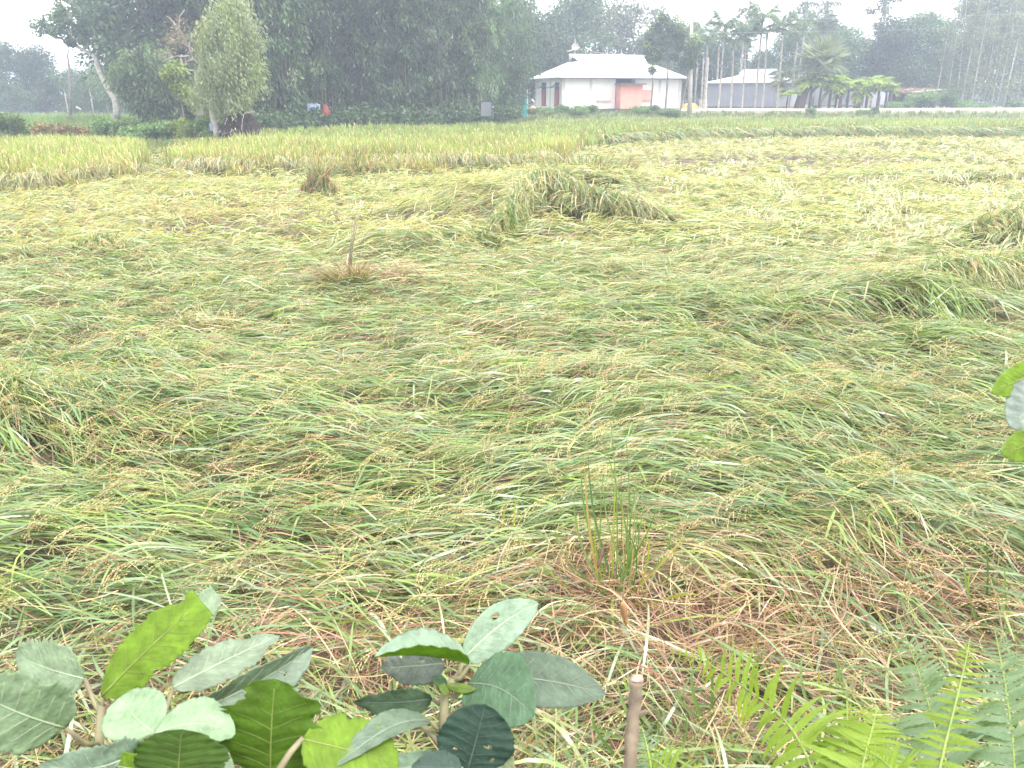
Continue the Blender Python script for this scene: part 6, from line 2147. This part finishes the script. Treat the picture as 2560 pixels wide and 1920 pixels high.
leaf_blade(w2, Pz(Z1, 930, 1210, 1.01), Pz(Z1, 640, 1225, 1.0), .05, -25, .04, .1, 821, top=(.22, .26, .25), under=LIMEU, serr=.05)
for e in [(990, 1010, 1.02), (985, 1020, 1.01), (1190, 900, 1.05), (905, 1115, 1.0), (1110, 720, 1.12), (1330, 850, 1.10), (1140, 1330, .98), (1270, 1100, 1.04), (930, 1210, 1.01)]:
    petiole(w2, node, Pz(Z1, *e), .0026, .004)
petiole(w2, Pz(Z1, 1000, 1420, 1.03), Pz(Z1, 1740, 1290, 1.03), .003, -.01)
petiole(w2, Pz(Z1, 1000, 1420, 1.03), Pz(Z1, 960, 1260, 1.0), .0024, -.01)

# small weed between them and the holed one: lime leaves seen from below
base = Pz(Z1, 1760, 1420, 1.0)
w3 = thing('broad_leaved_weed', 'low weed with one wide lime-green leaf at the bottom between two weeds', 'weed', base)
stem_to_ground(w3, [Pz(Z1, 1740, 1330, .99), Pz(Z1, 1870, 1130, .985), Pz(Z1, 1950, 1040, .98)], .005, .003)
leaf_blade(w3, Pz(Z1, 1945, 1050, .98), Pz(Z2, 560, 1215, .98), .115, 160, -.03, .08, 831, top=PALET, under=(.17, .28, .03), shape='round', serr=.05, bites=[(1, .4, .04, .15)], veincol=M_VEIN_DARK)
leaf_blade(w3, Pz(Z2, 830, 1190, 1.05), Pz(Z2, 330, 1260, 1.02), .06, -20, .05, .1, 832, top=(.20, .29, .22), under=LIMEU, serr=.06)

# the holed weed right of the middle
base = Pz(Z2, 900, 1400, 1.05)
w4 = thing('broad_leaved_weed', 'grey-green weed with a holed pale leaf on top and dark leaves below', 'weed', base)
n1, n2, n3 = Pz(Z2, 865, 1140, 1.06), Pz(Z2, 850, 950, 1.055), Pz(Z2, 850, 770, 1.05)
stem_to_ground(w4, [Pz(Z2, 900, 1300, 1.065), n1, n2, n3, Pz(Z2, 905, 660, 1.05)], .0085, .0045)
leaf_blade(w4, Pz(Z2, 975, 530, 1.05), Pz(Z2, 1455, 170, 1.10), .094, 14, .05, .12, 841, top=(.215, .30, .225), under=LIMEU, holes=[(.47, -.42, .055)], serr=.012, wave=.02, sidebend=-.06)
leaf_blade(w4, Pz(Z2, 1010, 565, 1.03), Pz(Z2, 400, 520, 1.0), .10, 70, .05, .8, 842, top=(.19, .27, .20), under=(.15, .27, .02), serr=.02, wave=.02)
leaf_blade(w4, Pz(Z2, 850, 560, 1.07), Pz(Z2, 440, 590, 1.12), .085, -20, .03, .1, 843, top=(.20, .23, .22), under=LIMEU, bites=[(1, .6, .08, .45)], serr=.05, holes=[(.3, .3, .03)])
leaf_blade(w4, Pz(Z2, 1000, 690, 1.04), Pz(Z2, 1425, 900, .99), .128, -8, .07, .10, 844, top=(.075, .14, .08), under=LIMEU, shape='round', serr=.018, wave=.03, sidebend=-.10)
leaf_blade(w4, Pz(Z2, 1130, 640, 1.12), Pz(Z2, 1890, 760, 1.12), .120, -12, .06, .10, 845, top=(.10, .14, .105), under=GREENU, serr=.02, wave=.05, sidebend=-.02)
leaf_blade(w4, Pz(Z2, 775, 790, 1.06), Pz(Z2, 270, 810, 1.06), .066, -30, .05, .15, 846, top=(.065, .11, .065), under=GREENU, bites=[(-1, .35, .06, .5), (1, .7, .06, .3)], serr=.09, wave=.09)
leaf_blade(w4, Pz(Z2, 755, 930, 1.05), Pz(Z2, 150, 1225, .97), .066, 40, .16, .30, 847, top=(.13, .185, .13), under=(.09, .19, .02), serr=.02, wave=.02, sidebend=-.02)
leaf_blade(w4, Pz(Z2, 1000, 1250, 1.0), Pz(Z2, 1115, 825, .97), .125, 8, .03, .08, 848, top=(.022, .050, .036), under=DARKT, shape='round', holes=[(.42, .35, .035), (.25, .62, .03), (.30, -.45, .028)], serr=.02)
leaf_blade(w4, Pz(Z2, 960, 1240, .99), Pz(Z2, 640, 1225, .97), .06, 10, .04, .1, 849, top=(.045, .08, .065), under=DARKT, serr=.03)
leaf_blade(w4, Pz(Z2, 870, 730, 1.05), Pz(Z2, 770, 650, 1.03), .03, 30, .03, .2, 850, top=(.06, .11, .06), under=GREENU, serr=.06)
leaf_blade(w4, Pz(Z2, 870, 700, 1.045), Pz(Z2, 1060, 730, 1.02), .022, 150, .05, .2, 851, top=LIMEU, under=LIMEU, serr=.05)
leaf_blade(w4, Pz(Z2, 850, 690, 1.045), Pz(Z2, 860, 770, 1.02), .026, 140, .03, .2, 852, top=LIMEU, under=LIMEU, serr=.05)
leaf_blade(w4, Pz(Z2, 1150, 1080, 1.06), Pz(Z2, 1300, 1260, 1.04), .06, 30, .03, .1, 853, top=(.24, .27, .16), under=LIMEU, serr=.03)
petiole(w4, Pz(Z2, 905, 660, 1.05), Pz(Z2, 975, 530, 1.05), .003)
petiole(w4, Pz(Z2, 905, 660, 1.05), Pz(Z2, 1010, 565, 1.03), .003)
petiole(w4, n2, Pz(Z2, 755, 930, 1.05), .0033)
petiole(w4, n2, Pz(Z2, 1090, 790, 1.10), .0042, -.004)
petiole(w4, Pz(Z2, 1090, 790, 1.10), Pz(Z2, 1130, 640, 1.12), .003)
petiole(w4, n3, Pz(Z2, 1000, 690, 1.04), .0034)
petiole(w4, n3, Pz(Z2, 775, 790, 1.06), .003)
petiole(w4, n1, Pz(Z2, 700, 960, 1.08), .0038, -.004)
petiole(w4, n1, Pz(Z2, 1000, 1250, 1.0), .0036)
petiole(w4, n1, Pz(Z2, 960, 1240, .99), .003)

# leaves reaching in from a weed beyond the right edge
base = Pz(Z4, 1950, 1300, 1.1)
w5 = thing('broad_leaved_weed', 'weed at the right edge showing two lime leaves and a grey one', 'weed', base)
stem_to_ground(w5, [Pz(Z4, 2600, 2400, 1.10), Pz(Z4, 2060, 1100, 1.08), Pz(Z4, 1930, 300, 1.07)], .006, .004)
leaf_blade(w5, Pz(Z4, 1900, 120, 1.07), Pz(Z4, 985, 545, 1.0), .058, 158, .10, .1, 861, top=MINT, under=(.19, .30, .035), serr=.012, wave=.02, sidebend=.05, veincol=M_VEIN_DARK)
leaf_blade(w5, Pz(Z4, 1820, 420, 1.07), Pz(Z4, 1245, 1040, 1.03), .085, -16, .05, .1, 862, top=(.20, .245, .225), under=LIMEU, shape='round', serr=.012, wave=.02)
leaf_blade(w5, Pz(Z4, 1950, 1010, 1.07), Pz(Z4, 1115, 1400, 1.0), .066, 156, .06, .1, 863, top=MINT, under=(.18, .28, .035), serr=.012, wave=.02, sidebend=.06, veincol=M_VEIN_DARK)
petiole(w5, Pz(Z4, 1930, 300, 1.07), Pz(Z4, 1900, 120, 1.07))
petiole(w5, Pz(Z4, 1940, 600, 1.07), Pz(Z4, 1820, 420, 1.07))
petiole(w5, Pz(Z4, 1960, 1100, 1.08), Pz(Z4, 1950, 1010, 1.07))

# cut stick
sb_, st_ = atr(1573, 1925, .92), atr(1592, 1692, .90)
stick = thing('cut_stick', 'thick brown cut stick standing upright at the bottom of the picture', 'stick', sb_)
gz_ = float(ground_h(np.array([sb_[0]]), np.array([sb_[1] + .1]))[0]) - .05
r = np.random.default_rng(870)
foot = np.array([sb_[0] - .01, sb_[1] + .1, gz_]) - sb_
pts_, rd_ = [foot, foot * .5], [.0085, .0078]
for i in range(16):
    f = i / 15
    pts_.append((st_ - sb_) * .965 * f + r.normal(0, .0006, 3))
    rd_.append(.0069 + .0009 * (i in (5, 6, 12)) + r.normal(0, .0003))
rd_[-1] = .0076
Geo().tube(pts_, rd_, 12).build('bark', M_WOODCUT, stick, True)
top0 = (st_ - sb_)
g = Geo().tube([top0 * .955, top0 * .98, top0 + np.array([.0006, 0, .001])], [.0072, .0069, .0050], 12)
g.v = [tuple(np.array(p) + r.normal(0, .0005, 3) + np.array([0, 0, .25 * (p[0] - top0[0])])) if i >= 12 else p for i, p in enumerate(g.v)]
g.build('cut_end', M_CUTEND, stick)
Geo().tube([top0 * .62 + np.array([.005, -.003, 0]), top0 * .66 + np.array([.012, -.006, .002])], [.003, .0018], 6).build('twig_stub', M_WOODCUT, stick)


# ------------------------------------------------------------------ ferns
def pinna_mesh(seed, lobed, pal):
    """one leaflet from the origin along +X, unit length, drooping, with toothed edges"""
    r = np.random.default_rng(seed)
    n = 15
    s = np.linspace(0, 1, n)
    w = .5 * np.clip(np.minimum(1, .55 + 2.2 * s) * (1 - s ** 2.6), .01, 1)
    tooth = (1 - (.32 if lobed else .16) * (np.arange(n) % 2))
    z = .05 * np.sin(math.pi * s) - .10 * s ** 2
    V = np.concatenate([np.stack([s - .03 * (np.arange(n) % 2), -w * tooth * .25, z + .018], 1), np.stack([s, 0 * s, z], 1), np.stack([s - .03 * (np.arange(n) % 2), w * tooth * .25, z + .018], 1)])
    q = []
    for i in range(n - 1):
        q += [(i, i + 1, n + i + 1, n + i), (n + i, n + i + 1, 2 * n + i + 1, 2 * n + i)]
    c = pal[r.integers(0, len(pal), 1)] * np.ones((3 * n, 1)) * r.uniform(.92, 1.08, (3 * n, 1))
    return mesh_np('pinna', V, np.array(q), c, True, [M_FERN])


FPALE = np.array([[.185, .27, .165], [.165, .25, .15], [.20, .285, .185]])
FLIME = np.array([[.20, .29, .035], [.175, .26, .03], [.22, .32, .05]])
PM = {'pale': [pinna_mesh(900 + i, True, FPALE) for i in range(4)], 'lime': [pinna_mesh(910 + i, False, FLIME) for i in range(4)]}
M_RACHIS = solid('fern_stalk', (.20, .27, .06), (.15, .21, .05), 40, .6)


def fern(label, group, fronds, seed):
    """fronds: (path of view points, leaflet length at base, kind, pairs, tilt of the leaflets to the viewer, tip fraction)"""
    r = np.random.default_rng(seed)
    b0 = np.array(fronds[0][0][0])
    t = thing('fern', label, 'fern', b0, 0, group)
    for (pts, ll, kind, npair, facing, wid, drop) in fronds:
        ll = ll * .86
        npair = int(npair * 1.15)
        pts = [np.array(p) for p in pts]
        # smooth path
        ts = np.linspace(0, len(pts) - 1, 24)
        P = np.stack([np.interp(ts, np.arange(len(pts)), np.array(pts)[:, k]) for k in range(3)], 1)
        for _ in range(3):
            P[1:-1] = .25 * P[:-2] + .5 * P[1:-1] + .25 * P[2:]
        root = P[0] + np.array([r.normal(0, .02), .05, 0])
        root[2] = float(ground_h(root[:1], root[1:2])[0]) - .02
        full = [root, (root + P[0]) / 2] + list(P)
        fr_ = Geo().tube([p - b0 for p in full], list(np.linspace(.0024, .0007, len(full))), 5).build('frond', M_RACHIS, t, True)
        for i in range(npair):
            f = .02 + .97 * (i / (npair - 1)) ** .92
            x = f * 23
            p = np.array([np.interp(x, np.arange(24), P[:, k]) for k in range(3)])
            i0 = min(22, int(x))
            tg = P[i0 + 1] - P[i0]
            tg /= np.linalg.norm(tg)
            vw = p - np.array([0, 0, HC])
            vw /= np.linalg.norm(vw)
            side = np.cross(tg, vw)
            side /= np.linalg.norm(side)
            nr = np.cross(side, tg)
            fc = math.radians(facing)
            sd_ = side * math.cos(fc) + nr * math.sin(fc)
            ln = ll * (min(1.0, .72 + 1.6 * f) * (1 - f ** 2.1) + .06)
            for sg in (-1, 1):
                if r.random() < .07:
                    continue
                d = sd_ * sg + tg * (.14 + .30 * f) + np.array([0, 0, -drop]) + r.normal(0, .13, 3)
                d /= np.linalg.norm(d)
                nn_ = np.cross(d, tg) * sg
                nn_ /= np.linalg.norm(nn_)
                if np.dot(nn_, [0, -.5, 1]) < 0:
                    nn_ = -nn_
                y_ = np.cross(nn_, d)
                o = link('pinna', PM[kind][r.integers(0, 4)], fr_)
                from mathutils import Matrix
                l_ = ln * r.uniform(.72, 1.15)
                wv = wid * l_ * 2
                q = p - b0
                o.matrix_local = Matrix(((d[0] * l_, y_[0] * wv, nn_[0] * l_, q[0]), (d[1] * l_, y_[1] * wv, nn_[1] * l_, q[1]), (d[2] * l_, y_[2] * wv, nn_[2] * l_, q[2]), (0, 0, 0, 1)))
    return t


GF = 'ferns in the lower right corner'
zf = lambda x, y, rr: Pz(Z3, x, y, rr)
fern('pale green fern with broad feathery fronds at the right of the ferns', GF,
     [([zf(1830, 1180, 1.45), zf(1740, 900, 1.5), zf(1640, 560, 1.56), zf(1510, 205, 1.62)], .098, 'pale', 30, 20, .34, .05),
      ([zf(2170, 1180, 1.42), zf(2150, 900, 1.47), zf(2110, 600, 1.54), zf(2050, 300, 1.6)], .105, 'pale', 30, 18, .34, .05),
      ([zf(2300, 1180, 1.5), zf(2290, 850, 1.6), zf(2260, 540, 1.7), zf(2220, 330, 1.75)], .09, 'pale', 26, 25, .34, .05),
      ([zf(1500, 1200, 1.5), zf(1480, 1000, 1.52), zf(1500, 850, 1.56), zf(1560, 700, 1.6)], .07, 'pale', 22, 20, .34, .05)], 921)
fern('upright lime-green fern frond with a curled tip before the pale fern', GF,
     [([zf(1720, 1200, 1.22), zf(1760, 1000, 1.24), zf(1830, 720, 1.27), zf(1895, 450, 1.30), zf(1912, 345, 1.31)], .050, 'lime', 23, 30, .34, .22)], 922)
fern('lime-green fern with large leaflets and a long drooping tip, left of the ferns', GF,
     [([zf(1080, 1180, 1.20), zf(1000, 960, 1.24), zf(900, 800, 1.28), zf(760, 680, 1.33), zf(600, 570, 1.38), zf(430, 455, 1.42), zf(265, 425, 1.44)], .085, 'lime', 21, 15, .42, .10)], 923)
fern('low lime-green fern with crossing fronds at the bottom centre of the ferns', GF,
     [([zf(1290, 1200, 1.2), zf(1330, 1000, 1.22), zf(1370, 860, 1.25), zf(1400, 720, 1.27)], .085, 'lime', 18, 12, .30, .10),
      ([zf(1230, 1200, 1.25), zf(1232, 1000, 1.28), zf(1235, 850, 1.30), zf(1232, 690, 1.32)], .080, 'lime', 18, 15, .30, .10),
      ([zf(1560, 1200, 1.15), zf(1500, 1090, 1.16), zf(1420, 1010, 1.17), zf(1330, 960, 1.18)], .05, 'lime', 14, 20, .30, .10)], 924)
fern('small pale fern beside the cut stick', GF,
     [([zf(160, 1200, 1.3), zf(150, 1050, 1.32), zf(125, 930, 1.34), zf(98, 830, 1.36)], .046, 'pale', 17, 15, .32, .05),
      ([zf(330, 1200, 1.2), zf(260, 1090, 1.22), zf(180, 1020, 1.24), zf(90, 1000, 1.26)], .05, 'lime', 14, 12, .32, .1)], 925)

# ------------------------------------------------------------------ haze over the field
g = Geo().box(-720, 720, -60, 920, -1.5, 24.0)
me = bpy.data.meshes.new('haze')
me.from_pydata(g.v, [], g.f)
mh = bpy.data.materials.new('haze')
mh.use_nodes = True
nt = mh.node_tree
nt.nodes.clear()
o_ = nt.nodes.new('ShaderNodeOutputMaterial')
pv = nt.nodes.new('ShaderNodeVolumePrincipled')
pv.inputs['Color'].default_value = (*HAZE_COLOR, 1)
pv.inputs['Density'].default_value = HAZE_DENSITY
pv.inputs['Anisotropy'].default_value = 0.35
nt.links.new(pv.outputs[0], o_.inputs['Volume'])
me.materials.append(mh)
hz_o = link('haze', me)
tag(hz_o, 'thin pale haze over the whole field', 'haze', kind='stuff')
